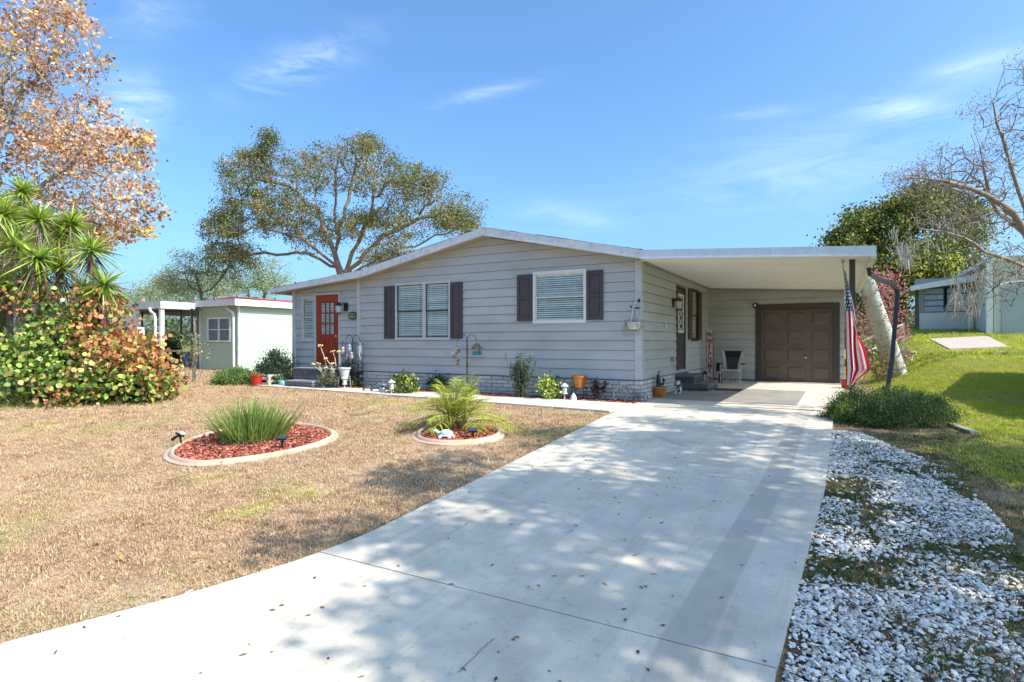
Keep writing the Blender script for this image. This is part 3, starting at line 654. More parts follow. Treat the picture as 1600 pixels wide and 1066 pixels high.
emit('green_lawn', [grass('', (.1,4,5,12), 420, GT, '', 2, 9, gw, .9, 1), grass('', (.1,8,9,22), 260, GT, '', 9, 17, gw, 1.0, 2), grass('', (-1,12,18,48), 40, GT, '', 17, 38, gw, 1.9, 3), grass('', (-16,-3,1,12), 160, GT, '', 3, 13, gd, .75, 3)], GT, 'short sunlit green grass beside and behind the carport')
def weedw(X,Y):
    m = in_poly(np.stack([X,Y],1), GRAVEL); v = fbm(X,Y,1.7,31)*.6+fbm(X,Y,4.5,32)*.4+.16*sstep(.7,1.5,X)
    return np.where(m, .06+sstep(.46,.58,v)*.94, np.where((X>.0)&(Y<12)&(Y>0), .5*sstep(.35,.6,fbm(X,Y,1.3,77)), 0))
emit('weeds_in_gravel', [grass('', (-.3,5,.8,11.5), 420, WT, '', 1.5, 9.5, weedw, .95, 1)], WT, 'low weeds and grass growing between the white stones')
# dead leaves: on the drive, and drifting over the lawn and the stones
litter_m = inst_mat('brown_leaf_litter', [(.14,.07,.035),(.22,.11,.05),(.09,.05,.03),(.30,.16,.08)], .1)
def litter_leaf(ln, wd, seed):
    r = np.random.default_rng(seed); return source('fallen_leaf', [(-ln/2,0,.002),(0,-wd/2,.006),(ln/2,0,.004),(0,wd/2,.007)], [(0,1,2,3)], litter_m)
LT = [litter_leaf(.055,.014,1), litter_leaf(.045,.018,2)]
P = RNG.uniform((-5,1),( -.1,12),(520,2)); P = P[[dleft(y)+.05 < x < dright(y)-.05 for x,y in P]]; P = P[RNG.random(len(P)) < .35+.65*fbm(P[:,0],P[:,1],.8,8)]; n = len(P)
scatter('fallen_leaves', np.column_stack([P, hgt(P[:,0],P[:,1])+.037]), np.stack([RNG.normal(0,.1,n),RNG.normal(0,.1,n),RNG.normal(.2,.9,n)],1), RNG.uniform(.6,1.1,n), LT, 'thin brown leaves scattered over the driveway', 'leaves')
olit_m = inst_mat('orange_leaf_litter', [(.45,.17,.05),(.35,.13,.05),(.25,.10,.04),(.5,.25,.09)], .1)
P = gl; n = len(P); scatter('fallen_leaves', np.column_stack([P, hgt(P[:,0],P[:,1])+.028]), np.stack([RNG.normal(0,.5,n),RNG.normal(0,.5,n),RNG.uniform(0,6.28,n)],1), RNG.uniform(.4,.9,n), LT, 'small brown leaves and bits caught between the white stones', 'leaves')
OL = [source('fallen_leaf', [(-.025,0,.0),(0,-.02,.012),(.027,0,.004),(0,.021,.014)], [(0,1,2,3)], olit_m)]
P = RNG.uniform((-14,1),(3,11),(2600,2)); e_ = np.array([min(abs(x-dleft(y)),3) for x,y in P]); P = P[(~blocked(P))&(RNG.random(len(P)) < .12+.8*np.exp(-e_*3))]; n = len(P)
scatter('fallen_leaves', np.column_stack([P, hgt(P[:,0],P[:,1])+.03]), np.stack([RNG.normal(0,.5,n),RNG.normal(0,.5,n),RNG.uniform(0,6.28,n)],1), RNG.uniform(.6,1.2,n), OL, 'curled orange brown leaves lying in the dormant grass', 'leaves')

# ------------------------------------------------------------------ the main house
FYP = 12.1; SXP = -3.7; BW = 19.5            # front plane, side plane, garage wall plane
house = thing('mobile_home', 'grey lap sided single storey home with white fascia and attached carport', 'house', (-9, 15.8, 0))
def gable_top(x): return float(np.interp(x, [-15.4,-11.4,-7.5,-3.6], [2.74,3.06,3.84,3.03]))
KINKS = [-11.4,-7.5]
def boards(wall, plane, c, u0, u1, z0, topf, pitch, openings=(), kinks=(), out=-1, phase=0, mat=siding_m, name='siding_board', off=.026):
    """plane 'y': wall at y=c facing out*y ; plane 'x': wall at x=c facing out*x. One mesh per board."""
    z = z0; zmax = max(topf(u) for u in np.linspace(u0,u1,60)); res = []
    while z < zmax-.01:
        zb = z+pitch; br = {u0,u1}|{k for k in kinks if u0<k<u1}
        for o in openings:
            for e in o[:2]:
                if u0 < e < u1 and o[3] > z and o[2] < zb: br.add(e)
        us = np.linspace(u0,u1,200)
        for lv in (z,zb):
            tv = np.array([topf(u)-lv for u in us])
            for i in range(199):
                if tv[i]*tv[i+1] < 0: br.add(float(us[i]+(us[i+1]-us[i])*tv[i]/(tv[i]-tv[i+1])))
        br = sorted(br); m = MB(); runs = []
        def pt(u, zz, d): return (u, c+out*d, zz) if plane == 'y' else (c+out*d, u, zz)
        dd = lambda zz: .004+(off-.004)*(zb-zz)/pitch
        for a, b in zip(br, br[1:]):
            if b-a < 1e-4: continue
            mid = (a+b)/2
            if topf(mid) <= z+1e-4: continue
            if any(o[0]-1e-6 <= a and b <= o[1]+1e-6 and o[2] <= z+.02 and o[3] >= zb-.02 for o in openings):
                if m.v: runs.append(m); m = MB()
                continue
            ta, tb = min(zb, topf(a)), min(zb, topf(b)); ta, tb = max(ta,z), max(tb,z)
            if topf(mid) > zb-.008: ta, tb = min(ta, zb-.008), min(tb, zb-.008)  # gap above each board lets the dark core draw a shade line
            cuts = sorted([(max(o[2],z), min(o[3],zb)) for o in openings if o[0]-1e-6 <= a and b <= o[1]+1e-6 and o[3] > z and o[2] < zb])
            lo = z; pieces = []
            for ca, cb in cuts:
                if ca > lo+1e-4: pieces.append((lo,ca,False))
                lo = cb
            if lo < max(ta,tb)-1e-4: pieces.append((lo,None,True))
            for pa, pb, istop in pieces:
                A_, B_ = (ta,tb) if istop else (pb,pb)
                m.add([pt(a,pa,dd(pa)),pt(b,pa,dd(pa)),pt(b,B_,dd(B_)),pt(a,A_,dd(A_))], [(0,1,2,3)])
                m.add([pt(a,pa,dd(pa)),pt(b,pa,dd(pa)),pt(b,pa,-.01),pt(a,pa,-.01)], [(3,2,1,0)])
        if m.v: runs.append(m)
        for m in runs: res.append(m.build(name, mat, wall))
        z = zb
    return res
W1 = (-10.44,-8.66,1.36,2.83); W2 = (-6.24,-4.94,1.74,2.89); DR = (-13.60,-12.56,.58,2.66); PW = (-14.14,-13.60,1.33,2.62)
fw = MB()   # inner wall with true openings left for windows and door
def core(m, plane, c, d0, d1, u0, u1, z0, topf, ops, kinks=()):
    br = sorted({u0,u1}|{e for o in ops for e in o[:2]}|set(kinks))
    for a, b in zip(br, br[1:]):
        cuts = sorted([(o[2],o[3]) for o in ops if o[0] <= a+1e-6 and b <= o[1]+1e-6]); lo = z0; segs = []
        for ca, cb in cuts: segs.append((lo,ca,ca)); lo = cb
        segs.append((lo, topf(a), topf(b)))
        for s0, ta, tb in segs:
            if max(ta,tb) <= s0+.005: continue
            poly = [(a,s0),(b,s0),(b,tb),(a,ta)]; m.prism(poly, 'y' if plane=='y' else 'x', c+d0, c+d1) if plane=='y' else m.add([(c+d,u,z) for d in (d0,d1) for u,z in poly], [(0,1,2,3),(7,6,5,4),(0,4,5,1),(1,5,6,2),(2,6,7,3),(3,7,4,0)])
wall_core_m = M('wall_core', (.17,.17,.17), rough=.9)  # kept dark so board gaps read as the shade line under each lap
core(fw, 'y', FYP, .012, .12, -11.80, -3.72, .05, lambda x: gable_top(x)-.02, [W1,W2], KINKS)
core(fw, 'y', FYP, .042, .12, -14.5, -11.80, .05, lambda x: gable_top(x)-.02, [DR,PW])
front = fw.build('wall', wall_core_m, house)
boards(front, 'y', FYP, -11.76, -3.72, .465, gable_top, .2122, [W1,W2], KINKS)
boards(front, 'y', FYP+.03, -14.5, -11.86, .42, gable_top, .2122, [DR,PW], KINKS)
SD = (15.21,16.12,.54,2.70); SW = (16.93,17.80,1.33,2.78)
sw = MB(); core(sw, 'x', SXP, -.12, -.012, 12.22, BW, .05, lambda y: 3.06, [SD,SW]); side_w = sw.build('wall', wall_core_m, house)
boards(side_w, 'x', SXP, 12.12, BW, .465, lambda y: 3.07, .2122, [SD,SW], out=1)
GD = (-2.12,-.14,.0,2.27)
bw = MB(); core(bw, 'y', BW, .012, .12, SXP, .14, .0, lambda x: float(np.interp(x,[-3.8,.5],[3.09,2.86])), [GD]); back_w = bw.build('wall', wall_core_m, house)
boards(back_w, 'y', BW, SXP+.01, .14, .10, lambda x: float(np.interp(x,[-3.8,.5],[3.09,2.86])), .25, [(-2.27,.02,-.1,2.44)])
rb = MB(); rb.box(-14.45,-3.85,19.6,19.7,0,3.0); rb.box(-14.5,-14.4,12.25,19.6,0,2.7); rb.box(.03,.13,19.65,25.5,0,2.8); rb.box(-3.8,.13,25.5,25.6,0,2.8); rb.box(-14.4,-3.85,12.25,19.6,.3,.35); rb.build('rear_wall', siding_m, house)
# corner boards
for bs in (((-3.80,-3.672,12.062,12.105,.46,3.03),(-3.70,-3.662,12.105,12.18,.46,3.03)),((-11.86,-11.75,12.05,12.14,.43,3.10),),((-14.54,-14.44,12.06,12.14,.0,2.84),)):
    cb = MB()
    for b_ in bs: cb.box(*b_)
    cb.build('corner_trim', trim_m, house)
# brick skirting: courses of single bricks standing in dark mortar
sk = MB(); sk.box(-11.80,-3.70,12.105,12.18,-.05,.455); sk.box(-3.76,-3.695,12.18,15.0,-.05,.455); sk.box(-3.76,-3.695,16.45,19.4,-.05,.455); sk.box(-14.5,-11.8,12.12,12.18,-.05,.42)
skirt = sk.build('skirting', mortar_m, house); WLH = WL[skirt.name]
def brick_mesh(l, hh, d, mat, name='brick'):
    m = MB(); b = .006; m.box(-l/2,l/2,-d/2,d/2,0,hh); me = bpy.data.meshes.new(name); me.from_pydata(m.v, [], m.f); me.materials.append(mat); return me
BM = brick_mesh(.305,.078,.05,brick_m)
def put(me, name, parent, loc, rz=0, sc_=(1,1,1)):
    o = bpy.data.objects.new(name, me); COL.objects.link(o); o.parent = parent; o.location = Vector(loc)-WL[parent.name]; o.rotation_euler = (0,0,rz); o.scale = sc_; WL[o.name] = Vector(loc); return o
for r_ in range(5):
    z = .0+r_*.091; x = -11.78+(.0 if r_%2 else .16)
    while x < -3.75:
        l = min(.305, -3.70-x); 
        if l > .08: put(BM, 'brick', skirt, (x+l/2, 12.095+random.uniform(-.005,.004), z), random.uniform(-.01,.01), (l/.305,1,1))
        x += .325
    for ya, yb in ((12.07,14.98),(16.48,19.35)):
        y = ya+(.0 if r_%2 else .16)
        if r_%2 == 0 : put(BM, 'brick', skirt, (-3.690, ya+.07, z), math.pi/2, (.4,1,1))
        while y < yb:
            l = min(.305, yb-y)
            if l > .08: put(BM, 'brick', skirt, (-3.690+random.uniform(-.004,.004), y+l/2, z), math.pi/2, (l/.305,1,1))
            y += .325
scb = MB(); scb.box(-11.80,-3.672,12.045,12.10,.455,.468); scb.box(-3.70,-3.655,12.10,15.0,.455,.468); scb.build('skirting_cap', M('dark_cap', (.16,.16,.17)), house)

# roof: gable over the front, low wings to either side, carport panels
roof = MB()
RPT = [(-15.1,2.90),(-11.4,3.25),(-7.45,4.03),(-3.6,3.20)]
for (xa,za),(xb,zb) in zip(RPT, RPT[1:]): roof.prism([(xa,za-.06),(xb,zb-.06),(xb,zb),(xa,za)], 'y', 11.765, 19.8)
roof_o = roof.build('roof', shingle_m, house)
# ragged shingle edge standing just above the fascia
se = MB(); x = -15.05
while x < -3.6:
    zt = float(np.interp(x, [p[0] for p in RPT], [p[1] for p in RPT])); wv = random.uniform(.16,.3); zt2 = float(np.interp(x+wv, [p[0] for p in RPT], [p[1] for p in RPT])); hh = random.uniform(.004,.018)
    se.prism([(x,zt+.002),(x+wv-.01,zt2+.002),(x+wv-.01,zt2+hh),(x,zt+hh)], 'y', 11.738+random.uniform(0,.01), 12.2); x += wv
tag(se.build('shingle_edge', shingle_m, roof_o), kind='stuff')
fs = MB()
FB = [(-15.1,2.76),(-11.4,3.045),(-7.45,3.835),(-3.6,3.01)]
for i in range(3):
    (xa,za),(xb,zb) = RPT[i], RPT[i+1]; (_,ya),(_,yb) = FB[i], FB[i+1]
    m = MB(); g_ = .0015; m.prism([(xa+g_,ya),(xb-g_,yb),(xb-g_,zb),(xa+g_,za)], 'y', 11.74, 11.764); m.build('fascia', fascia_m, house)
    m = MB(); m.prism([(xa,ya-.006),(xb,yb-.006),(xb,yb+.02),(xa,ya+.02)], 'y', 11.722, 11.739); m.build('drip_edge', trim_m, house)
    m = MB(); m.prism([(xa,ya+.01),(xb,yb+.01),(xb,yb+.03),(xa,ya+.03)], 'y', 11.766, 12.085); m.build('soffit', M('tan_soffit', (.42,.36,.29)), house)
m = MB(); m.box(-15.14,-15.10,11.74,19.8,2.74,2.90); m.build('fascia', fascia_m, house)
# carport
def cz(x): return float(np.interp(x, [-3.6,.55], [3.01,2.77]))
m = MB(); m.prism([(-3.597,cz(-3.6)),(.56,cz(.55)),(.56,2.945),(-3.597,3.19)], 'y', 11.735, 11.762); m.build('carport_fascia', M('carport_fascia_metal', (.62,.67,.74), (.52,.57,.66), scale=6, rough=.35, c3=(.42,.46,.52), s3=20, f3=.35, stretch=(1,1,.4)), house)
m = MB(); m.prism([(-3.597,cz(-3.6)-.012),(.56,cz(.55)-.012),(.56,cz(.55)+.012),(-3.597,cz(-3.6)+.012)], 'y', 11.715, 11.734); m.build('drip_edge', white_m, house)
m = MB(); m.prism([(-3.72,3.175),(.545,2.93),(.545,2.915),(-3.72,3.15)], 'y', 11.764, 19.9); m.prism([(-3.8,3.20),(.13,3.0),(.13,2.95),(-3.8,3.14)], 'y', 19.9, 25.6); m.build('carport_roof', white_m, house)
pw = .298; y = 11.77
while y < 19.4:
    m = MB(); m.prism([(-3.66,cz(-3.66)+.045),(.47,cz(.47)+.045),(.47,cz(.47)+.06),(-3.66,cz(-3.66)+.06)], 'y', y, y+pw-.012)
    m.prism([(-3.66,cz(-3.66)-.012),(.47,cz(.47)-.012),(.47,cz(.47)+.059),(-3.66,cz(-3.66)+.059)], 'y', y+pw-.012, y+pw); m.prism([(-3.66,cz(-3.66)+.030),(.47,cz(.47)+.030),(.47,cz(.47)+.044),(-3.66,cz(-3.66)+.044)], 'y', y+pw*.45, y+pw*.52)
    m.build('ceiling_panel', ceil_m, house); y += pw
m = MB(); m.box(.475,.56,11.764,19.9,2.73,2.90); m.build('gutter', white_m, house)
m = MB(); m.box(-3.675,-3.62,12.2,19.48,2.985,3.03); m.box(-3.62,.13,19.42,19.472,2.84,2.90, rot=(0,.058,0)); m.build('wall_trim', M('grey_trim', (.30,.30,.30)), house)
m = MB(); m.box(.165,.26,12.31,12.405,-.02,2.80); m.box(.13,.29,12.28,12.44,-.02,.02); m.build('carport_post', bronze_m, house, smooth=False)
m = MB(); m.box(.20,.30,16.2,16.3,0,2.80); m.box(.16,.26,19.25,19.35,0,2.8); 
dp = [cam(1357,418,10.45), cam(1359,428,10.45), cam(1372,436,10.5), cam(1394,444,10.6), cam(1401,452,10.65), cam(1402,462,10.65), cam(1394,560,10.6), cam(1387,606,10.55), cam(1384,640,10.5)]
m = MB()
for a, b in zip(dp, dp[1:]): m.bar(a, b+(b-a).normalized()*.015, .068, .068)
dsp = m.build('downspout', black_m, house)
e = MB(); b0 = dp[7]; e.box(b0.x-.09,b0.x-.03,b0.y-.06,b0.y+.06,b0.z-.06,b0.z+.02); e.build('bracket', black_m, dsp)
# windows
def window(name, plane, c, op, frame_mat, sash_mat, out=-1, mid=None, split=None, fr=.045, label=None, blind=True, mull=None, open_=1.0):
    u0,u1,z0,z1 = op
    def bx(m, a,b,d0,d1,za,zb):
        if plane=='y': m.box(a,b,*sorted((c+out*d0,c+out*d1)),za,zb)
        else: m.box(*sorted((c+out*d0,c+out*d1)),a,b,za,zb)
    f = MB(); bx(f,u0-.02,u1+.02,-.10,.045,z0-.03,z0+fr-.01); bx(f,u0-.02,u1+.02,-.10,.045,z1-fr+.01,z1+.03); bx(f,u0-.02,u0+fr-.01,-.10,.044,z0+fr-.01,z1-fr+.01); bx(f,u1-fr+.01,u1+.02,-.10,.044,z0+fr-.01,z1-fr+.01)
    bx(f,u0+.01,u1-.01,-.115,-.10,z0,z1)
    w_ = f.build('window', frame_mat, house); 
    if label: w_['label'] = label
    bays = [(u0+fr-.005,u1-fr+.005)] if not mull else [(u0+fr-.005,mull[0]),(mull[1],u1-fr+.005)]
    if mull: m = MB(); bx(m,mull[0],mull[1],-.09,.045,z0+fr-.01,z1-fr+.01); m.build('mullion', frame_mat, w_)
    za, zb = z0+fr-.008, z1-fr+.008; zm = za+(zb-za)*(mid or .5)
    for a, b in bays:
        m = MB(); s = .022
        for lo, hi, dd in ((za,zm+.015,.012),(zm-.015,zb,.028)):
            bx(m,a,b,dd-.018,dd,lo,lo+s); bx(m,a,b,dd-.018,dd,hi-s,hi); bx(m,a,a+s,dd-.017,dd-.001,lo+s,hi-s); bx(m,b-s,b,dd-.017,dd-.001,lo+s,hi-s)
        m.build('sash', sash_mat, w_)
        for lo, hi, dd in ((za+.02,zm,.004),(zm,zb-.02,.018)):
            m = MB(); bx(m,a+.018,b-.018,dd-.002,dd,lo,hi); m.build('pane', glass_m, w_)
        m = MB(); bx(m,a,b,-.099,-.096,za,zb); m.build('interior', dark_m, w_)
        if blind:
            m = MB(); z = zb-.05; bx(m,a+.01,b-.01,-.06,-.02,zb-.045,zb-.002)
            while z > za+.03+(zb-za)*(1-open_):
                tl = random.uniform(-.003,.003)
                p = [(-.034,z+.014+tl),(-.014,z-.017-tl)]
                if plane=='y': m.prism([(c+out*p[0][0],p[0][1]),(c+out*p[1][0],p[1][1]),(c+out*p[1][0],p[1][1]-.003),(c+out*p[0][0],p[0][1]-.003)],'x',a+.012,b-.012)
                else: m.prism([(c+out*p[0][0],p[0][1]),(c+out*p[1][0],p[1][1]),(c+out*p[1][0],p[1][1]-.003),(c+out*p[0][0],p[0][1]-.003)],'y',a+.012,b-.012)
                z -= .049
            bx(m,a+.012,b-.012,-.06,-.02,za+.005,za+.028)
            for q in (.2,.8): bx(m,a+(b-a)*q-.004,a+(b-a)*q+.004,-.017,-.015,za+.03,zb-.04)
            tag(m.build('blind', blind_m, w_), kind='stuff')
    return w_
window('window','y',FYP,W1,trim_m,M('dark_sash',(.06,.065,.07)),mull=(-9.53,-9.43),label='double window with white blinds between plum shutters')
window('window','y',FYP,W2,white_m,white_m,label='wide white framed window between plum shutters')
window('window','y',FYP+.03,PW,trim_m,trim_m,label='narrow sidelight window beside the red front door',mid=.53)
window('window','x',SXP,SW,M('black_frame',(.02,.02,.02)),M('black_frame',(.02,.02,.02)),out=1,label='narrow window under the carport with open blinds')
def shutter(plane, c, u0,u1,z0,z1, out=-1, mat=shutter_m):
    m = MB()
    def bx(a,b,d0,d1,za,zb,m_=None):
        q = m_ or m
        if plane=='y': q.box(a,b,*sorted((c+out*d0,c+out*d1)),za,zb)
        else: q.box(*sorted((c+out*d0,c+out*d1)),a,b,za,zb)
    s = min(.07,(u1-u0)*.22); zm = (z0+z1)/2
    bx(u0,u1,.026,.040,z0,z1); bx(u0,u0+s,.040,.060,z0,z1); bx(u1-s,u1,.040,.060,z0,z1)
    for a,b in ((z0,z0+.09),(zm-.035,zm+.035),(z1-.09,z1)): bx(u0+s,u1-s,.040,.059,a,b)
    o = m.build('shutter', mat, house)
    for a,b in ((z0+.09,zm-.035),(zm+.035,z1-.09)):
        p_ = MB(); cx0,cx1 = u0+s+.012,u1-s-.012; a+=.015;b-=.015
        if b > zm and (u1-u0)>.2: # arched top panel
            n=8; poly=[(cx0,a),(cx1,a)]+[(cx1-(cx1-cx0)*i/n, b-.045+.045*math.sin(math.pi*i/n)) for i in range(n+1)]
        else: poly=[(cx0,a),(cx1,a),(cx1,b),(cx0,b)]
        if plane=='y': p_.prism(poly,'y',c+out*.040,c+out*.052)
        else: p_.add([(c+out*d,u,z) for d in (.040,.052) for u,z in poly],[tuple(range(len(poly))),tuple(range(len(poly),2*len(poly)))[::-1]]+[(i,(i+1)%len(poly),len(poly)+(i+1)%len(poly),len(poly)+i) for i in range(len(poly))])
        p_.build('panel', mat, o)
    return o
shutter('y',FYP,-10.84,-10.49,1.36,2.79); shutter('y',FYP,-8.62,-8.26,1.36,2.79); shutter('y',FYP,-6.68,-6.28,1.77,2.87); shutter('y',FYP,-4.90,-4.52,1.77,2.87)
bsh = M('brown_shutter', (.085,.05,.04)); shutter('x',SXP,16.50,16.90,1.34,2.77,1,bsh); shutter('x',SXP,17.84,18.22,1.34,2.77,1,bsh)
# front door
d = MB(); u0,u1,z0,z1 = DR; y = FYP+.03
fr_ = MB(); fr_.box(u0-.0,u0+.05,y-.05,y+.05,z0,z1+.0); fr_.box(u1-.05,u1,y-.05,y+.05,z0,z1); fr_.box(u0-.04,u1+.03,y-.052,y+.05,z1,z1+.05); fr_.box(u0,u1,y-.06,y+.05,z0-.03,z0); 
door = None
dm = MB(); a,b = u0+.05,u1-.05; gx0,gx1,gz0,gz1 = a+.2,b-.2,1.50,2.44
for bx in ((a,gx0,z0,z1),(gx1,b,z0,z1),(gx0,gx1,z0,gz0),(gx0,gx1,gz1,z1)): dm.box(bx[0],bx[1],y-.02,y+.025,bx[2],bx[3])
door = dm.build('door', red_door_m, house); tag(door, 'brick red front door with nine small panes'); fr_.build('door_frame', trim_m, house)
m = MB()
for i in (1,2): x = gx0+(gx1-gx0)*i/3; m.box(x-.012,x+.012,y-.03,y-.004,gz0,gz1); z = gz0+(gz1-gz0)*i/3; 
for i in (1,2):
    z = gz0+(gz1-gz0)*i/3; m.box(gx0,gx1,y-.028,y-.005,z-.011,z+.011)
for bx in ((gx0-.02,gx0,gz0-.02,gz1+.02),(gx1,gx1+.02,gz0-.02,gz1+.02),(gx0,gx1,gz0-.02,gz0),(gx0,gx1,gz1,gz1+.02)): m.box(bx[0],bx[1],y-.032,y-.021,bx[2],bx[3])
m.build('glazing_bars', red_door_m, door)
for i in range(3):
    for j in range(3):
        m = MB(); w_ = (gx1-gx0)/3; hh = (gz1-gz0)/3; m.box(gx0+i*w_+.013,gx0+(i+1)*w_-.013,y-.012,y-.008,gz0+j*hh+.012,gz0+(j+1)*hh-.012); m.build('pane', glass_m, door)
m = MB(); z = gz1-.02
while z > gz0: m.box(gx0,gx1,y+.004,y+.006,z-.032,z,rot=(-.35,0,0)); z -= .045
tag(m.build('blind', blind_m, door), kind='stuff'); m = MB(); m.box(gx0,gx1,y+.040,y+.045,gz0,gz1); m.build('interior', dark_m, door)
for i in range(2):
    m = MB(); w_ = .27; xa = a+.13+i*(.37); 
    for bx in ((xa,xa+.014,.80,1.36),(xa+w_-.014,xa+w_,.80,1.36),(xa+.014,xa+w_-.014,.80,.814),(xa+.014,xa+w_-.014,1.346,1.36)): m.box(bx[0],bx[1],y-.028,y-.0202,bx[2],bx[3])
    m.box(xa+.05,xa+w_-.05,y-.027,y-.0203,.85,1.31); m.build('door_panel', red_door_m, door)
m = MB(); m.lathe([(.03,0),(.03,.01),(.012,.015),(.012,.045),(.03,.055),(.032,.075),(.02,.09)],n=14); 
V = [(b-.08+v[0], y-.02-v[2], 1.44+v[1]) for v in m.v]; m.v = V; m.build('handle', M('brushed_nickel',(.6,.58,.54),rough=.3,metal=.9), door, smooth=True)
# side door with diamond lattice
u0,u1,z0,z1 = SD; x = SXP
m = MB(); m.box(x-.03,x+.012,u0+.03,u1-.03,z0,z1-.02); sdoor = m.build('door', gtrim_m, house); tag(sdoor, 'dark brown side door with white diamond lattice window')
m = MB(); m.box(x-.04,x+.045,u0-.02,u0+.03,z0-.02,z1); m.box(x-.04,x+.045,u1-.03,u1+.02,z0-.02,z1); m.box(x-.04,x+.046,u0-.02,u1+.02,z1,z1+.05); m.build('door_frame', M('dark_frame',(.08,.07,.065)), house)
ga,gb,gz0,gz1 = u0+.17,u1-.14,1.52,2.55; m = MB()
for bx in ((ga,ga+.06,gz0,gz1),(gb-.06,gb,gz0,gz1),(ga+.06,gb-.06,gz0,gz0+.06),(ga+.06,gb-.06,gz1-.06,gz1)): m.box(x+.013,x+.032,bx[0],bx[1],bx[2],bx[3])
m.build('window_frame', white_m, sdoor)
m = MB(); m.box(x+.0125,x+.0135,ga+.06,gb-.06,gz0+.06,gz1-.06); m.build('pane', M('dark_pane',(.035,.05,.065),rough=.08), sdoor)
m = MB(); nz = 4; iy0,iy1,iz0,iz1 = ga+.06,gb-.06,gz0+.06,gz1-.06; ym = (iy0+iy1)/2
for k in range(nz):
    za = iz0+(iz1-iz0)*k/nz; zb = iz0+(iz1-iz0)*(k+1)/nz; zc = (za+zb)/2
    for q in ((iy0,zc,ym,zb),(iy0,zc,ym,za),(iy1,zc,ym,zb),(iy1,zc,ym,za)): m.bar((x+.022,q[0],q[1]),(x+.022,q[2],q[3]),.012,.03,up=(1,0,0))
m.build('lattice', white_m, sdoor)
# garage door: four rows of three raised panels
u0,u1,z0,z1 = GD; y = BW
m = MB(); m.box(-2.27,-2.12,y-.04,y+.05,.0,2.44); m.box(-.14,.02,y-.04,y+.05,.0,2.40); m.box(-2.12,-.14,y-.038,y+.05,2.27,2.44); m.build('garage_trim', gtrim_m, house)
m = MB(); m.box(u0+.002,u1-.002,y+.045,y+.075,z0+.03,z1); gdo = m.build('garage_door', garage_m, house)
rows, cols_ = 4, 3; rh = (z1-.05)/rows; cw = (u1-u0)/cols_
for r_ in range(rows):
    m = MB(); za = .045+r_*rh; m.box(u0+.004,u1-.004,y+.03,y+.044,za+.006,za+rh-.006); sec = m.build('door_section', garage_m, gdo)
    for c_ in range(cols_):
        xa = u0+c_*cw+.10; xb = u0+(c_+1)*cw-.10; zc,zd = za+.10,za+rh-.10; m = MB()
        m.add([(xa,y+.029,zc),(xb,y+.029,zc),(xb,y+.029,zd),(xa,y+.029,zd),(xa+.03,y+.012,zc+.03),(xb-.03,y+.012,zc+.03),(xb-.03,y+.012,zd-.03),(xa+.03,y+.012,zd-.03)],[(0,1,5,4),(1,2,6,5),(2,3,7,6),(3,0,4,7),(4,5,6,7)])
        for bx in ((xa-.03,xa-.012,zc-.03,zd+.03),(xb+.012,xb+.03,zc-.03,zd+.03),(xa-.012,xb+.012,zc-.03,zc-.012),(xa-.012,xb+.012,zd+.012,zd+.03)): m.box(bx[0],bx[1],y+.02,y+.029,bx[2],bx[3])
        m.build('door_panel', garage_m, gdo)
m = MB(); m.ell((-.88,y+.0,.80),.035,.02,.035); m.box(-.93,-.83,y-.01,y+.0,.79,.81); m.build('handle', M('brass_knob',(.55,.45,.3),rough=.3,metal=.8), gdo)
m = MB(); m.box(-3.6,.1,19.3,19.47,.0,.055); m.build('threshold_ramp', walk_m, house)
# brick steps under the side door, step and landing at the front door
def brick_step(label, boxes, loc, cap, bmat, cat='steps'):
    r = thing('entry_steps', label, cat, loc)
    for (x0,x1,y0,y1,zz0,zz1,hb) in boxes:
        m = MB(); m.box(x0+.01,x1-.01,y0+.01,y1,zz0,zz1-.04); m.build('step_core', mortar_m, r)
        m = MB(); m.box(x0-.012,x1+.012,y0-.012,y1,zz1-.04,zz1); m.build('tread', cap, r)
        nb = int((x1-x0)/.21); nr2 = max(1,int((zz1-.04-zz0)/.075)); me = brick_mesh((x1-x0)/nb-.012,.062,.03,bmat)
        for rr in range(nr2):
            for k_ in range(nb): put(me,'brick',r,(x0+(k_+.5)*(x1-x0)/nb, y0+.008, zz0+.008+rr*.078))
        nb2 = int((y1-y0)/.21); me2 = brick_mesh((y1-y0)/nb2-.012,.062,.03,bmat)
        for rr in range(nr2):
            for k_ in range(nb2): put(me2,'brick',r,(x1-.008, y0+(k_+.5)*(y1-y0)/nb2, zz0+.008+rr*.078), math.pi/2)
    return r
brick_step('two dark brick steps under the carport side door', [(-3.655,-2.86,15.0,16.35,.04,.22,0),(-3.655,-3.2,15.02,16.30,.22,.42,0)], (-3.3,15.6,.04), stepcap_m, stepbrick_m)
brick_step('grey landing and lower step before the red front door', [(-13.70,-12.20,11.40,12.04,.0,.54,0),(-13.55,-12.45,10.98,11.39,.0,.20,0)], (-13.1,11.5,0), M('blue_grey_tread',(.27,.28,.31)), M('grey_brown_step_brick',(.15,.135,.14),(.11,.10,.105),rough=.9,objvar=.2))

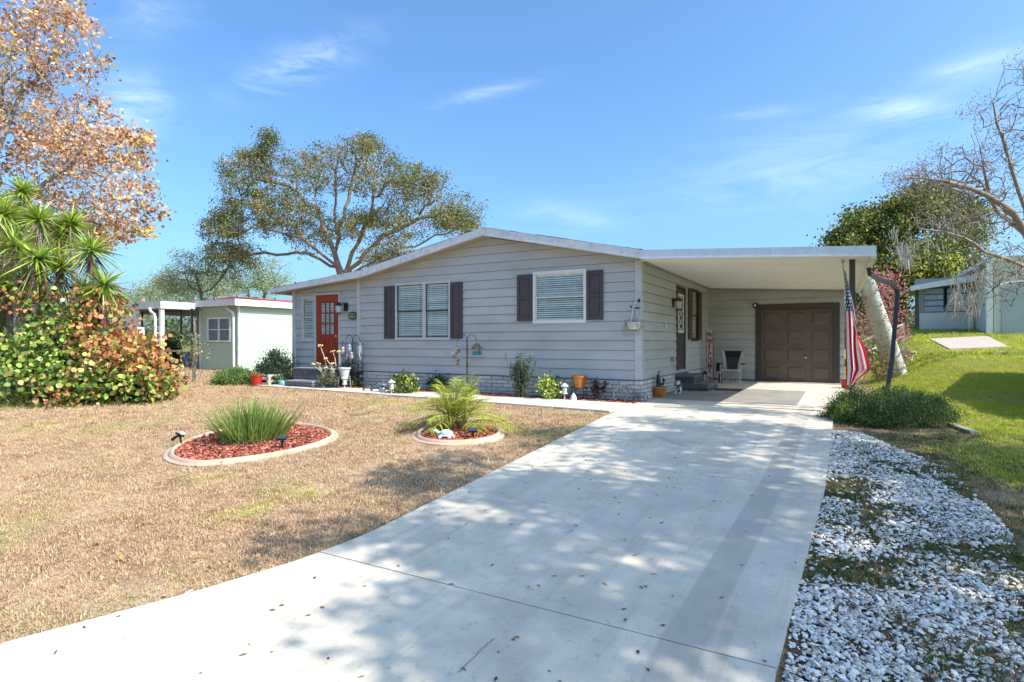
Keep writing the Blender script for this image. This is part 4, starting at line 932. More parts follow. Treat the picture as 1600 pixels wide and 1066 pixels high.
# lamps, plaque, small fixtures
def lantern(loc, label, body, glassc, dirv, arm=.12, s=1.0):
    r = thing('wall_lamp', label, 'lamp', loc); L0 = Vector(loc); d = Vector(dirv)
    m = MB(); sx, sy = (.05 if abs(d.y) > .5 else .012), (.012 if abs(d.y) > .5 else .05); m.box(L0.x-sx*s,L0.x+sx*s,L0.y-sy*s,L0.y+sy*s,L0.z-.09*s,L0.z+.09*s); m.build('wall_plate', body, r)
    c = L0+d*arm; m = MB(); m.tube([L0,L0+d*arm*.5+Vector((0,0,.09*s)),c+Vector((0,0,.07*s))],.011*s,6); m.build('arm', body, r)
    m = MB(); m.lathe([(.02*s,.09*s),(.035*s,.08*s),(.085*s,.035*s),(.09*s,.025*s),(.02*s,.02*s)],tuple(c),12); m.build('cap', body, r)
    m = MB(); m.lathe([(.065*s,.02*s),(.072*s,-.02*s),(.055*s,-.13*s)],tuple(c),12); m.build('shade', glassc, r, smooth=True)
    m = MB(); m.lathe([(.06*s,-.13*s),(.05*s,-.15*s),(.012*s,-.17*s)],tuple(c),12); m.build('base_ring', body, r); return r
lantern((-12.30,12.07,2.28),'black lantern lamp on the wall right of the red front door',black_m,M('frosted_blue_glass',(.38,.46,.48),rough=.15),(-.6,-.8,0),.20,1.3)
lantern((-3.665,14.80,2.28),'bronze lantern lamp on the side wall under the carport',M('rust_bronze',(.10,.035,.025),rough=.5),M('clear_lamp_glass',(.55,.52,.46),rough=.1),(1,0,0),.13,1.25)
pq = thing('house_number_plaque','small black and cream house number plaque beside the front door lamp','plaque',(-12.03,12.06,2.02))
m = MB(); n=24; m.prism([(-12.03+.155*math.copysign(abs(math.cos(a))**.7,math.cos(a)), 2.02+.105*math.copysign(abs(math.sin(a))**.8,math.sin(a))) for a in np.arange(n)*2*math.pi/n],'y',12.05,12.08); m.build('plate', black_m, pq)
m = MB(); m.prism([(-12.03+.12*math.copysign(abs(math.cos(a))**.5,math.cos(a)), 2.02+.066*math.copysign(abs(math.sin(a))**.5,math.sin(a))) for a in np.arange(n)*2*math.pi/n],'y',12.044,12.0495); m.build('face', M('cream_plate',(.36,.37,.30)), pq)
text('1735', .115, black_m, pq, (-12.03,12.040,2.02))
sl_ = thing('security_light','small black floodlight at the top left corner of the garage door frame','light',(-2.26,19.44,2.42)); m = MB(); m.ell((-2.26,19.41,2.40),.085,.07,.085); m.build('housing', black_m, sl_, smooth=True); m = MB(); m.ell((-2.27,19.345,2.41),.035,.015,.035); m.build('lens', M('light_lens',(.75,.75,.72),rough=.1), sl_)
m = MB(); m.box(-3.66,-3.63,13.96,14.03,1.63,1.74); rehome(m.build('doorbell', white_m), (-3.65,14,1.6), 'small white switch box on the side wall left of the door lamp', 'switch')
m = MB(); m.box(-3.66,-3.62,14.66,14.74,.78,.90); rehome(m.build('outlet_cover', M('grey_plastic',(.30,.31,.33))), (-3.65,14.7,.78), 'grey weatherproof outlet low on the side wall before the door', 'outlet')

# ------------------------------------------------------------------ vegetation
OAKG = [((.13,.155,.045),4),((.20,.21,.06),3),((.27,.24,.07),2),((.075,.10,.035),3),((.30,.22,.09),1)]
OAK = [((.13,.14,.05),4),((.20,.19,.06),3),((.28,.22,.07),2),((.08,.095,.035),2),((.34,.24,.09),1)]
def bush(name, label, cat, c, r, nc, per, spread, size, pal, mat=leaf_m, bark=bark_m, aspect=.5, up=.3, shape='leaf', group=None, rtip=.004, fill=.75, part='foliage', flat=0, clump=0):
    c = Vector(c); g = unit(RNG.normal(size=(nc,3))); g[:,2] = np.abs(g[:,2]); g *= RNG.uniform(fill,1,(nc,1)); T = np.array(c)+g*np.array(r)+np.array([0,0,.03])
    return tree(name, label, cat, [[c, c+Vector((0,0,r[2]*.25))]], T, bark, (per, spread, size, pal, mat, dict(aspect=aspect, up=up, shape=shape, flat=flat))+((1,) if clump else ()), step=r[2]*.3, rtip=rtip, wob=.02, k=.05, rmax=.03, group=group, part=part)

# orange-leaved tree at the far left
T = np.concatenate([blob(60,110,120,120,21,3.2,520), blob(-90,200,160,260,21,4,260), blob(120,250,115,90,21,3.0,560), blob(40,360,150,70,21,3,330), blob(180,325,72,60,20,2.2,210), blob(85,15,60,45,21,1.8,90), blob(200,230,45,35,20.5,1.4,60), blob(30,40,50,50,21,1.6,60)])
tb = at_depth(-30, 20.5)
tree('sycamore_tree','tall tree full of dried orange and brown leaves at the left edge','tree', [[tb, cam(-25,420,20.6), cam(-5,250,20.8), cam(5,120,21), cam(20,20,21.2)],[cam(-18,360,20.7),cam(60,300,20.2),cam(130,235,20)],[cam(-22,400,20.6),cam(90,380,19.8),cam(190,340,19.5)],[cam(0,200,20.9),cam(60,120,21.4),cam(90,40,21.6)],[cam(-10,300,20.7),cam(-90,200,21),cam(-140,80,21)]],
     T, palebark_m, (15,.17,.125,[((.66,.42,.26),5),((.55,.31,.18),4),((.74,.52,.36),3),((.32,.15,.08),3),((.34,.34,.08),.7),((.70,.45,.14),2)],dryleaf_m,dict(aspect=.85),1), step=.7, rtip=.009, exp=.43, wob=.14, lift=.05)
# live oak behind the house
T = np.concatenate([blob(385,280,48,50,38,3,190), blob(420,250,30,35,38,2,70), blob(500,262,65,42,38,4,330), blob(420,215,14,16,38,1,20), blob(575,262,55,48,38,4,330), blob(640,300,45,45,37,3,260), blob(680,290,26,26,37,2,90), blob(715,335,42,34,36,3,220), blob(352,350,34,40,38,3,130), blob(430,330,80,40,38,4,190), blob(610,350,90,36,37,4,240), blob(365,395,50,20,38,3,90), blob(572,225,24,16,38,2,50), blob(530,232,22,18,38,2,40), blob(500,365,60,40,38,3,90)])
tb = at_depth(538, 38)
tree('live_oak','wide spreading live oak rising behind the left half of the house','tree', [[tb, cam(536,470,38), cam(530,415,38), cam(522,350,38), cam(525,280,38)],[cam(531,420,38),cam(470,375,37.5),cam(400,350,37)],[cam(532,425,38),cam(480,395,38.5),cam(380,395,39),cam(330,400,39.5)],[cam(530,410,38),cam(495,330,38),cam(450,290,38),cam(400,280,37.5)],[cam(534,430,38),cam(560,380,37.6),cam(580,330,37),cam(590,270,37)],[cam(535,435,38),cam(600,370,37.2),cam(660,340,37),cam(720,330,36.5)],[cam(536,436,38),cam(610,395,38),cam(680,370,38),cam(745,350,38)],[cam(526,370,38),cam(545,310,39),cam(560,240,39)]],
     T, M('oak_bark',(.27,.22,.18),(.14,.11,.09),scale=4,rough=.95,bump=.5,bscale=12), (38,.25,.13,OAKG,leaf_m,dict(aspect=.6),1), step=.7, rtip=.017, exp=.42, rmax=.42, wob=.22, lift=.08)  # bark mottled between mid and dark brown
T = blob(605,400,42,22,30,1.6,60)
tree('ivy_covered_tree','dense brownish green leafy crown peeping over the left roof slope','tree', [[at_depth(600,30), cam(602,430,30)]], T, bark_m, (60,.32,.13,[((.13,.12,.045),3),((.20,.16,.07),2),((.09,.10,.035),2),((.26,.19,.10),1)],leaf_m), step=.6, rtip=.012)
# small trees behind the left neighbour
T = np.concatenate([blob(300,425,55,38,42,3,110), blob(360,410,50,30,42,3,100), blob(265,445,35,22,42,2,40)])
tree('small_tree','thin grey green tree behind the neighbouring green house','tree', [[at_depth(320,42), cam(318,480,42), cam(310,430,42)],[cam(318,470,42),cam(360,420,42)]], T, bark_m, (40,.32,.12,[((.24,.28,.14),3),((.32,.36,.18),2),((.15,.18,.09),2)],leaf_m), step=1, rtip=.02, exp=.4, wob=.2)
T = np.concatenate([blob(420,430,42,30,46,3,110), blob(395,450,50,20,46,3,60)])
tree('spring_green_tree','small tree with bright yellow green leaves behind the green house','tree', [[at_depth(412,46), cam(412,480,46), cam(415,440,46)]], T, palebark_m, (34,.3,.12,[((.30,.38,.10),3),((.38,.44,.14),2),((.22,.28,.09),2)],leaf_m), step=1, rtip=.02, exp=.4, wob=.2)
T = np.concatenate([blob(265,452,50,26,50,4,110), blob(340,445,50,26,50,4,110)])
tree('pale_green_tree','soft pale green leafy mass low behind the screened porch roof','tree', [[at_depth(300,50), cam(300,490,50), cam(290,460,50)],[cam(300,485,50),cam(340,450,50)]], T, palebark_m, (46,.4,.15,[((.22,.27,.12),3),((.30,.34,.15),2),((.14,.18,.08),2)],leaf_m), step=1, rtip=.02, exp=.4, wob=.2)
T = blob(215,475,40,22,60,4,60)
tree('small_tree','low hazy tree left of the number fascia in the distance','tree', [[at_depth(215,60), cam(215,500,60)]], T, bark_m, (50,.6,.17,[((.14,.17,.09),2),((.20,.23,.12),2)],leaf_m), step=1.4, rtip=.03)
# camphor tree at right, bare tree, moss
CAM_ = [((.07,.11,.025),4),((.17,.20,.035),3),((.38,.34,.045),2.2),((.035,.06,.02),3)]
T = np.concatenate([blob(1347,352,34,26,36,2.2,80), blob(1338,380,30,18,36,2.5,50), blob(1400,352,30,36,36,3,70), blob(1452,318,50,30,36,3.2,150), blob(1508,356,38,40,36,3,120), blob(1400,415,55,45,35,4,190), blob(1470,405,60,42,35,4,190), blob(1308,377,26,9,36,2,24), blob(1370,455,40,40,35,3,90)])
tree('camphor_tree','dense glossy tree with dark green and yellow leaves behind the carport','tree', [[at_depth(1410,36), cam(1408,470,36), cam(1405,420,36)],[cam(1408,460,36),cam(1370,390,36)],[cam(1407,450,36),cam(1460,370,36)],[cam(1405,440,36),cam(1330,380,36)]], T, bark_m, (85,.42,.19,CAM_,leaf_m,dict(aspect=.6),1), step=1, rtip=.02, wob=.2)
T = blob(1530,440,40,18,60,3,50)
tree('yellow_leaved_tree','yellow green tree glimpsed above the grey neighbouring roof','tree', [[at_depth(1490,60), cam(1495,470,60)]], np.concatenate([T, blob(1475,435,35,18,60,3,50)]), bark_m, (30,.6,.26,[((.36,.34,.05),3),((.24,.26,.05),2)],leaf_m), step=1.4, rtip=.03)
T = np.concatenate([blob(1570,230,55,90,17,2.2,420), blob(1490,270,75,50,17,2,430), blob(1430,285,60,32,17,1.6,290), blob(1510,335,95,45,17,2,460), blob(1560,440,60,50,16.5,1.8,160), blob(1560,410,60,45,16.5,1.8,150), blob(1470,340,60,30,17,2,110), blob(1590,130,30,60,17,1.5,70), blob(1620,300,60,150,17,2,80), blob(1520,170,40,30,17,1.5,40)])
bt = at_depth(1668, 17)
tree('bare_tree','leafless grey branching tree hung with moss at the right edge','tree', [[bt, cam(1655,470,17), cam(1625,400,17), cam(1600,330,17), cam(1575,250,17), cam(1550,160,17)],[cam(1630,410,17),cam(1580,330,16.6),cam(1520,290,16.3),cam(1450,280,16),cam(1385,278,15.8)],[cam(1615,370,17),cam(1560,330,17.5),cam(1535,260,17.6),cam(1520,200,17.6)],[cam(1640,430,17),cam(1560,400,16.5),cam(1500,370,16.2),cam(1440,355,16)],[cam(1650,450,17),cam(1600,440,16),cam(1560,445,15.6),cam(1525,480,15.4)],[cam(1605,340,17),cam(1620,240,17.4),cam(1600,120,17.6)]],
     T, M('bare_bark',(.30,.245,.21),(.15,.115,.095),scale=6,rough=.95,bump=.5,bscale=25), (2.2,.16,.05,[((.12,.07,.05),2),((.2,.12,.07),1)],dryleaf_m), step=.45, rtip=.0065, exp=.46, rmax=.16, wob=.12, lift=.03)
def moss(label, spots, z):
    P = []; Ln = []
    for (px,py,rx,ry,ln,n) in spots:
        for _ in range(n): P.append(cam(px+RNG.normal()*rx, py+RNG.normal()*ry, z+RNG.normal()*.4)); Ln.append(ln*RNG.uniform(.3,1.1))
    P = np.array(P); n = len(P); D = np.array([0,0,-1.])+RNG.normal(0,.26,(n,3)); o = ribbons('spanish_moss', P, D, Ln, .030, 0, [((.34,.31,.27),2),((.24,.22,.19),2),((.42,.39,.34),1)], moss_m, None, segs=3, side=unit(RNG.normal(size=(n,3))*np.array([1,1,.1])), kind='stuff'); rehome(o, (float(P[:,0].mean()),float(P[:,1].mean()),float(P[:,2].min())), label, 'moss'); return o
moss('grey moss strands hanging from the bare tree before the grey house', [(1495,462,4,8,.7,55),(1520,462,4,8,1.0,55),(1508,440,14,5,.4,50),(1540,425,24,8,.35,60),(1560,400,30,12,.3,60)], 16.5)
moss('clump of grey moss dangling in the dark tree beside the downspout', [(1409,385,5,6,.6,70),(1418,398,6,6,.5,60),(1396,362,9,6,.25,40),(1440,380,22,10,.3,70),(1480,350,30,14,.25,60)], 16.2)
# trees standing out of frame to the right: they throw the dappled shade on the drive and stones
def shade_tree(label, base, cl, n, h0, seedr=.75):
    b = on_ground(base); T = []
    for (x,y,z,rx,ry,rz,k_) in cl: T.append(sphere_pts((x,y,z),(rx,ry,rz),k_))
    T = np.concatenate(T); top = Vector(T.mean(0))
    lim = [[b, b+Vector((-.1,.1,2.8)), Vector((b.x*.6+top.x*.4, b.y*.6+top.y*.4, top.z*.72))]]
    for (x,y,z,*_) in cl: lim.append([lim[0][-1], Vector((x,y,z-.8))])
    tree('oak_tree', label, 'tree', lim, T, bark_m, (n,.23,.155,OAK,leaf_m), step=.6, rtip=.014, exp=.42, rmax=.3, wob=.1)
shade_tree('unseen leafy oak off to the right of the drive near the street', (9.6,4.0), [(5.5,4.4,8.1,1.5,1.1,.7,13),(6.9,4.0,8.1,1.6,1.9,.8,26),(6.4,6.4,8.3,2.0,1.5,.8,27),(8.8,5.4,8.5,1.6,2.6,.8,46),(5.4,8.1,8.1,1.6,.6,.5,13),(4.3,5.6,7.9,.7,.7,.4,5),(6.9,2.7,8.1,1.1,.5,.4,9),(7.1,5.2,8.3,1.2,1.0,.6,15),(8.6,3.0,8.3,1.4,1.6,.7,30)], 120, 3)
shade_tree('second unseen leafy oak off to the right beside the lawn', (11,9.9), [(7.6,8.4,8.3,1.6,1.0,.6,20),(6.6,9.6,8.3,1.6,.5,.4,11),(9.2,10.4,8.4,.9,1.0,.6,12),(9.8,8.4,8.5,1.2,1.6,.7,34),(7.0,11.25,8.4,1.2,.25,.3,8)], 120, 3)

# spineless yucca cluster
YC = [(61,344,42,15.8),(25,385,46,15.2),(59,405,48,14.8),(96,418,42,15.0),(142,392,46,14.6),(163,447,44,14.2),(5,335,46,16),(-40,400,50,15.3),(12,450,46,15.5),(-20,320,46,16),(92,372,30,16.5),(35,300,30,17),(60,470,40,16),(130,455,30,15.6),(110,350,34,16.5),(0,430,44,15.8),(45,440,40,15.2),(85,500,36,15.6),(-15,490,40,15.5),(20,350,40,17)]
yb = on_ground(gnd(60,622)); yu = thing('yucca_plant','tall cluster of spiky yucca heads with dead brown skirts at left','plant', yb)
yg = [((.32,.42,.05),3),((.22,.34,.045),3),((.44,.50,.10),2),((.13,.22,.035),2)]; yd = [((.26,.19,.13),3),((.36,.28,.20),2),((.16,.11,.08),2)]
for i,(px,py,rp,z) in enumerate(YC):
    c = cam(px,py,z); R_ = rp*z/FPX*1.05; b = on_ground((c.x+random.uniform(-.6,.4), c.y+random.uniform(-.4,.4))); 
    m = MB(); k = [b-Vector((0,0,.1)), b.lerp(c,.35)+Vector((random.uniform(-.15,.15),random.uniform(-.1,.1),0)), b.lerp(c,.75)+Vector((random.uniform(-.1,.1),0,0)), c-Vector((0,0,.05))]; m.tube(k,[.13,.10,.075,.06],8); m.build('trunk', palebark_m, yu, smooth=True)
    n = 150; D = unit(RNG.normal(size=(n,3))*np.array([1,1,.75])+np.array([0,0,.42])); ribbons('leaf_rosette', np.array(c)+D*.04, D, R_*RNG.uniform(.75,1.12,n), .056, RNG.uniform(.05,.45,n), yg, waxleaf_m, yu, segs=4)
    n = 70; D = unit(RNG.normal(size=(n,3))*np.array([.55,.55,.2])+np.array([0,0,-.75])); ribbons('dead_leaf_skirt', np.array(c)-np.array([0,0,1.])*RNG.uniform(.02,.4,(n,1)), D, R_*RNG.uniform(.6,1.05,n), .035, .25, yd, dryleaf_m, yu, segs=3)
# sea grape
sgb = on_ground(gnd(120,618)); SGG = [((.12,.20,.035),3),((.20,.30,.05),3),((.38,.45,.09),2.6),((.055,.10,.025),2),((.48,.30,.12),.7)]; SGO = [((.60,.28,.12),4),((.50,.20,.08),3),((.66,.38,.20),2.4),((.30,.12,.05),2),((.44,.42,.10),1.8),((.20,.28,.06),3)]
sg = thing('sea_grape_bush','big sea grape bush with round leaves turning from green to orange','bush', sgb)
Tg = np.concatenate([blob(90,560,85,60,14.6,1.1,150), blob(40,585,60,42,14.2,1,90), blob(150,598,80,26,13.8,.8,90), blob(110,500,60,45,15,1,60), blob(215,606,50,12,13.7,.6,25)])
To = np.concatenate([blob(185,560,62,38,14.2,.9,150), blob(155,480,42,26,14.6,.8,40), blob(240,590,34,18,13.9,.6,50), blob(120,525,40,30,14.2,.6,22), blob(60,470,50,20,15,.6,14), blob(110,612,60,8,13.5,.5,12)])
TA = np.concatenate([Tg,To]); TA[:,2] = np.maximum(TA[:,2], hgt(TA[:,0],TA[:,1])+.08)
A, par, tips = grow([[sgb-Vector((0,0,.1)), sgb+Vector((0,0,.3))],[sgb, sgb+Vector((-.9,.3,.9))],[sgb, sgb+Vector((.9,.2,.7))],[sgb, sgb+Vector((.2,.1,1.3))]], TA, .35, .06, .1); limb_mesh('stems', A, par, palebark_m, sg, .006, .45, .07)
def leafpos(T, per, sp): 
    i = RNG.integers(0, len(T), len(T)*per); P = T[i]+RNG.normal(size=(len(i),3))*sp; P[:,2] = np.maximum(P[:,2], hgt(P[:,0],P[:,1])+.03); return P
Tg[:,2] = np.maximum(Tg[:,2], hgt(Tg[:,0],Tg[:,1])+.06); To[:,2] = np.maximum(To[:,2], hgt(To[:,0],To[:,1])+.06)
leaves('green_foliage', leafpos(Tg,22,.21), .105, SGG, waxleaf_m, sg, shape='round', up=.4, jit=.22); leaves('orange_foliage', leafpos(To,21,.19), .10, SGO, dryleaf_m, sg, shape='round', up=.4, jit=.22)
tmp = [source('x', [((.5+.5*math.cos(a))*.125, .5*math.sin(a)*.125*1.05, .014*math.cos(2*a)) for a in np.arange(9)*2*math.pi/9], [tuple(range(9))], M(f'sea_grape_leaf_{q}', c_, tuple(v*.8 for v in c_), scale=30, rough=.5)).data for q,c_ in (('green',(.17,.25,.055)),('lime',(.30,.34,.09)),('orange',(.60,.25,.10)),('rust',(.48,.15,.06)))]
P = np.concatenate([leafpos(Tg,1,.12)[RNG.permutation(len(Tg))[:110]], leafpos(To,1,.12)[RNG.permutation(len(To))[:110]]])
fw_ = np.array([FX,FY,0]); P -= fw_*.22
for i,p_ in enumerate(P):
    o = bpy.data.objects.new('leaf', tmp[(0 if random.random()<.6 else 1)+(2 if i>=110 else 0)]); COL.objects.link(o); o.parent = sg; o.location = Vector(p_)-sgb; o.rotation_euler = (random.uniform(-1.6,1.6),random.uniform(-1.2,1.2),random.uniform(0,6.28)); s_=random.uniform(.7,1.1); o.scale=(s_,s_,s_)
# feathery pale shrub and rough grass beneath at far left
c = gnd(18,632); n = 2600; D = unit(RNG.normal(size=(n,3))*np.array([1,1,.6])+np.array([0,0,.9])); P = np.array(c)+RNG.normal(size=(n,3))*np.array([.5,.35,.1])+D*RNG.uniform(0,.45,(n,1)); P[:,2] = np.maximum(P[:,2], c.z)
o = ribbons('feathery_shrub', P, D, RNG.uniform(.1,.28,n), .012, .3, [((.30,.34,.09),3),((.22,.28,.07),2),((.40,.38,.18),1)], leaf_m, None, segs=2); rehome(o, c, 'feathery pale green shrub at the left foot of the sea grape', 'shrub')
n = 1500; P = rand_in([tuple(gnd(-60,640)[:2]),tuple(gnd(130,640)[:2]),tuple(gnd(260,608)[:2]),tuple(gnd(250,600)[:2]),tuple(gnd(100,622)[:2]),tuple(gnd(-60,620)[:2])], n); P = np.column_stack([P,hgt(P[:,0],P[:,1])]); D = unit(RNG.normal(size=(n,3))*np.array([1,1,.3])+np.array([0,0,.8]))
o = ribbons('long_grass', P, D, RNG.uniform(.08,.25,n), .012, .5, [((.34,.36,.07),3),((.45,.40,.18),2),((.24,.30,.05),2)], leaf_m, None, segs=3, kind='stuff'); tag(o,'longer yellow green grass along the foot of the sea grape','grass')
# junipers and other shrubs
JUN = [((.075,.14,.035),4),((.14,.23,.05),3),((.30,.40,.08),1.6),((.04,.075,.025),4)]
bush('juniper_bush','low spreading dark green juniper at the front right corner of the carport','bush', on_ground(cam(1390,640,9.2)), (.90,.85,.56), 340, 440, .072, .040, JUN, aspect=.24, up=1.1, fill=.5, clump=1)
bush('juniper_bush','tall dark blue green juniper at the left end of the house','bush', on_ground((-14.62,11.55)), (.62,.5,1.02), 90, 75, .10, .08, [((.035,.065,.035),3),((.055,.095,.05),2),((.08,.12,.065),1)], aspect=.35, up=1.2, fill=.5)
bush('juniper_bush','low bright green juniper mound beside the red pot','bush', on_ground(cam(366,604,17.3)), (.78,.5,.45), 100, 65, .09, .07, [((.14,.23,.06),3),((.09,.16,.04),2),((.19,.28,.08),2)], aspect=.35, up=1.0, fill=.5)
bush('variegated_shrub','rounded shrub with yellow and green leaves left of the palm','shrub', on_ground(cam(630,607,14.15)), (.40,.30,.50), 60, 20, .06, .085, [((.04,.09,.025),4),((.10,.17,.03),2),((.55,.50,.06),2)], mat=waxleaf_m, aspect=.6, up=.6, fill=.5)
bush('croton_shrub','bright yellow green shrub left of the orange pot on its stand','shrub', on_ground(cam(858,622,12.75)), (.27,.24,.50), 44, 20, .06, .075, [((.42,.46,.07),3),((.28,.38,.05),3),((.10,.19,.03),2),((.6,.58,.2),1)], mat=waxleaf_m, aspect=.6, up=.6, fill=.4)
bush('small_shrub','dark leafy shrub hugging the wall behind the yellow green one','shrub', (-5.65,11.98,.02), (.22,.07,.58), 16, 14, .06, .07, [((.04,.08,.03),3),((.09,.14,.06),1)], aspect=.6, up=.4, fill=.5)
bush('small_shrub','dark clump of leaves in the mulch behind the palm','shrub', (-8.9,11.85,.02), (.30,.15,.42), 24, 20, .07, .07, [((.04,.08,.03),3),((.09,.14,.04),1)], aspect=.6, up=.4, fill=.5)
# oleander: upright stems with narrow leaves
def stems(name, label, c, n, hgt_, spread, lv, pal, stem_m, cat='plant', ll=.12, lw=.02, group=None, droop=.2, lo=.15):
    c = Vector(c); r = thing(name, label, cat, c, group); m = MB(); P=[];D=[]
    for i in range(n):
        a = random.uniform(0,6.28); q = random.uniform(0,spread); H = hgt_*random.uniform(.6,1.05); b = c+Vector((math.cos(a)*q*.25,math.sin(a)*q*.25,0)); tpt = c+Vector((math.cos(a)*q,math.sin(a)*q*.6,H)); mid = b.lerp(tpt,.5)+Vector((0,0,.04)); m.tube([b,mid,tpt],[.008,.006,.003],5)
        for j in range(lv):
            t_ = lo+(1-lo)*random.random()**.7; p_ = b.lerp(mid,t_*2) if t_<.5 else mid.lerp(tpt,t_*2-1); P.append(p_); D.append((random.gauss(0,1),random.gauss(0,1),random.uniform(-.1,1.1)))
    m.build('stem', stem_m, r); ribbons('foliage', np.array(P), np.array(D), RNG.uniform(.6,1.2,len(P))*ll, lw, droop, pal, leaf_m, r, segs=3); return r
stems('oleander','grey green oleander with narrow leaves against the middle of the wall', on_ground(cam(809,613,13.0))+Vector((0,.1,0)), 26, .98, .46, 72, [((.10,.15,.08),3),((.17,.23,.12),2),((.30,.38,.12),.6),((.06,.09,.055),2)], bark_m, 'shrub', .12, .022, lo=.05)
stems('ti_plant','dark maroon and brown leaved plant right of the orange pot on stand', on_ground(cam(934,624,12.55)), 13, .50, .24, 22, [((.05,.03,.035),4),((.13,.06,.05),2),((.22,.15,.09),1.3)], bark_m, 'plant', .13, .035)
stems('dry_sapling','spindly half bare shrub before the screened porch of the green house', on_ground(cam(303,600,18.5)), 22, 1.6, .75, 10, [((.24,.30,.06),2),((.38,.34,.14),2),((.30,.22,.12),1)], palebark_m, 'shrub', .16, .05, lo=.4)
# strap-leaved clump in the oval bed
c = gnd(396,690); n = 820; rr = RNG.uniform(0,.42,n)**1; a = RNG.uniform(0,6.28,n); P = np.column_stack([c.x+np.cos(a)*rr*1.15, c.y+np.sin(a)*rr, np.full(n,c.z+.03)]); D = np.column_stack([np.cos(a)*rr*1.6+RNG.normal(0,.18,n), np.sin(a)*rr*1.6+RNG.normal(0,.18,n), np.ones(n)])
cl_ = thing('lily_clump','large clump of long green strap leaves in the oval bed','plant', c); ribbons('foliage', P, D, RNG.uniform(.42,.86,n), RNG.uniform(.013,.024,n), RNG.uniform(.05,.38,n), [((.19,.29,.05),4),((.12,.20,.04),3),((.30,.37,.10),2),((.26,.21,.11),1)], leaf_m, cl_, segs=5)
n = 200; a = RNG.uniform(0,6.28,n); P = np.column_stack([c.x+np.cos(a)*.3,c.y+np.sin(a)*.28,np.full(n,c.z+.05)]); D = np.column_stack([np.cos(a)*1.2,np.sin(a)*1.2,RNG.uniform(.05,.8,n)]); ribbons('dead_leaves', P, D, RNG.uniform(.15,.42,n), .014, .5, yd, dryleaf_m, cl_, segs=4)
# young palm in the round bed
c = gnd(712,672); pl = thing('young_palm','small feathery yellow green palm in the round bed','palm', c)
m = MB()
for q in (-.07,.0,.12): m.tube([c+Vector((q*.7,0,-.02)),c+Vector((q*1.2,0,.09)),c+Vector((q*1.6,.01,.17))],[.034,.028,.016],8)
m.build('trunk', M('palm_stem',(.36,.27,.14),(.22,.16,.08),scale=12,rough=.8,bump=.4), pl)
FRP = [((.34,.40,.04),3),((.45,.46,.06),3),((.22,.30,.03),2),((.55,.48,.08),1.2),((.5,.42,.2),.4)]
for i in range(40):
    az = i*2.399+random.uniform(-.2,.2); el = math.radians(random.choice([78,66,55,45,35,24])); Ln = random.uniform(.8,1.22)*(1 if el > .6 else .95); D0 = Vector((math.cos(az)*math.cos(el),math.sin(az)*math.cos(el),math.sin(el))); o_ = c+Vector((random.choice([-.10,.0,.17]),random.uniform(-.02,.02),.10)); pts=[]
    dr_ = .30 if el>1.1 else .42
    for k_ in range(9): t_=k_/8; pts.append(o_+D0*Ln*t_-Vector((0,0,dr_*Ln*t_*t_)))
    m = MB(); m.tube(pts,[.010*(1-.8*k_/8)+.001 for k_ in range(9)],4); fo = m.build('frond', M('palm_rachis',(.36,.38,.08)), pl)
    P=[];D=[];Lf=[]; side_=D0.cross(Vector((0,0,1))); side_.normalize()
    for k_ in range(30):
        t_=.22+.78*k_/29; f_=t_*8; i0=min(7,int(f_)); p_=pts[i0].lerp(pts[i0+1],f_-i0); tg_=(pts[i0+1]-pts[i0]).normalized()
        for s_ in (-1,1): P.append(p_); D.append(tuple(tg_*.75+side_*s_*random.uniform(.7,1.0)+Vector((0,0,random.uniform(-.1,.35))))); Lf.append(.26*math.sin(math.pi*min(1,t_*.8+.12))+.03)
    ribbons('leaflets', np.array(P), np.array(D), Lf, .013, .35, FRP, leaf_m, fo, segs=3)
# background belt of trees round the horizon (kept low)
P = []
for _ in range(620):
    a = RNG.uniform(-1.1,1.25); d_ = RNG.uniform(95,150); x = d_*math.sin(a)*1.0; y = d_*math.cos(a); hh = RNG.uniform(4.0,9.0); 
    for _2 in range(110): P.append((x+RNG.normal()*3.2, y+RNG.normal()*2, h(x,y)+abs(RNG.normal())*hh*.45+.4))
o = leaves('distant_woods', np.array(P), .62, [((.06,.085,.035),3),((.10,.12,.05),2),((.14,.13,.07),1)], leaf_m, None, aspect=.9, kind='stuff'); tag(o,'low far off belt of mixed trees along the skyline','woods')
# plants by the right lawn
RED = [((.50,.16,.17),3),((.62,.26,.25),2),((.36,.09,.10),2),((.52,.32,.18),1.5)]
T = np.concatenate([blob(1375,450,38,32,20.5,1.2,90), blob(1372,500,42,34,20,1.2,90), blob(1398,520,20,22,19.5,.8,30)])
tree('red_leaved_shrub','tall airy shrub with pink and red leaves behind the leaning trunk','shrub', [[at_depth(1378,20.3), cam(1376,520,20.3), cam(1372,470,20.3)],[cam(1376,530,20.3),cam(1395,470,20)]], T, palebark_m, (11,.20,.085,RED,dryleaf_m,dict(aspect=.6)), step=.4, rtip=.006, wob=.08)
T = np.concatenate([blob(1368,572,34,18,17.4,.8,50), blob(1405,556,20,12,18,.6,24), blob(1350,540,14,20,17.5,.5,24)])
T[:,2] = np.maximum(T[:,2], hgt(T[:,0],T[:,1])+.05)
tree('flower_shrub','low pink and yellow green plants beside the carport posts','shrub', [[at_depth(1370,17.4), at_depth(1370,17.4)+Vector((0,0,.15))]], T, palebark_m, (20,.13,.08,RED[:2]+[((.34,.36,.05),4),((.22,.28,.04),2),((.40,.28,.12),1)],leaf_m,dict(aspect=.6)), step=.3, rtip=.005)
T = blob(1487,492,30,22,29,1,26)
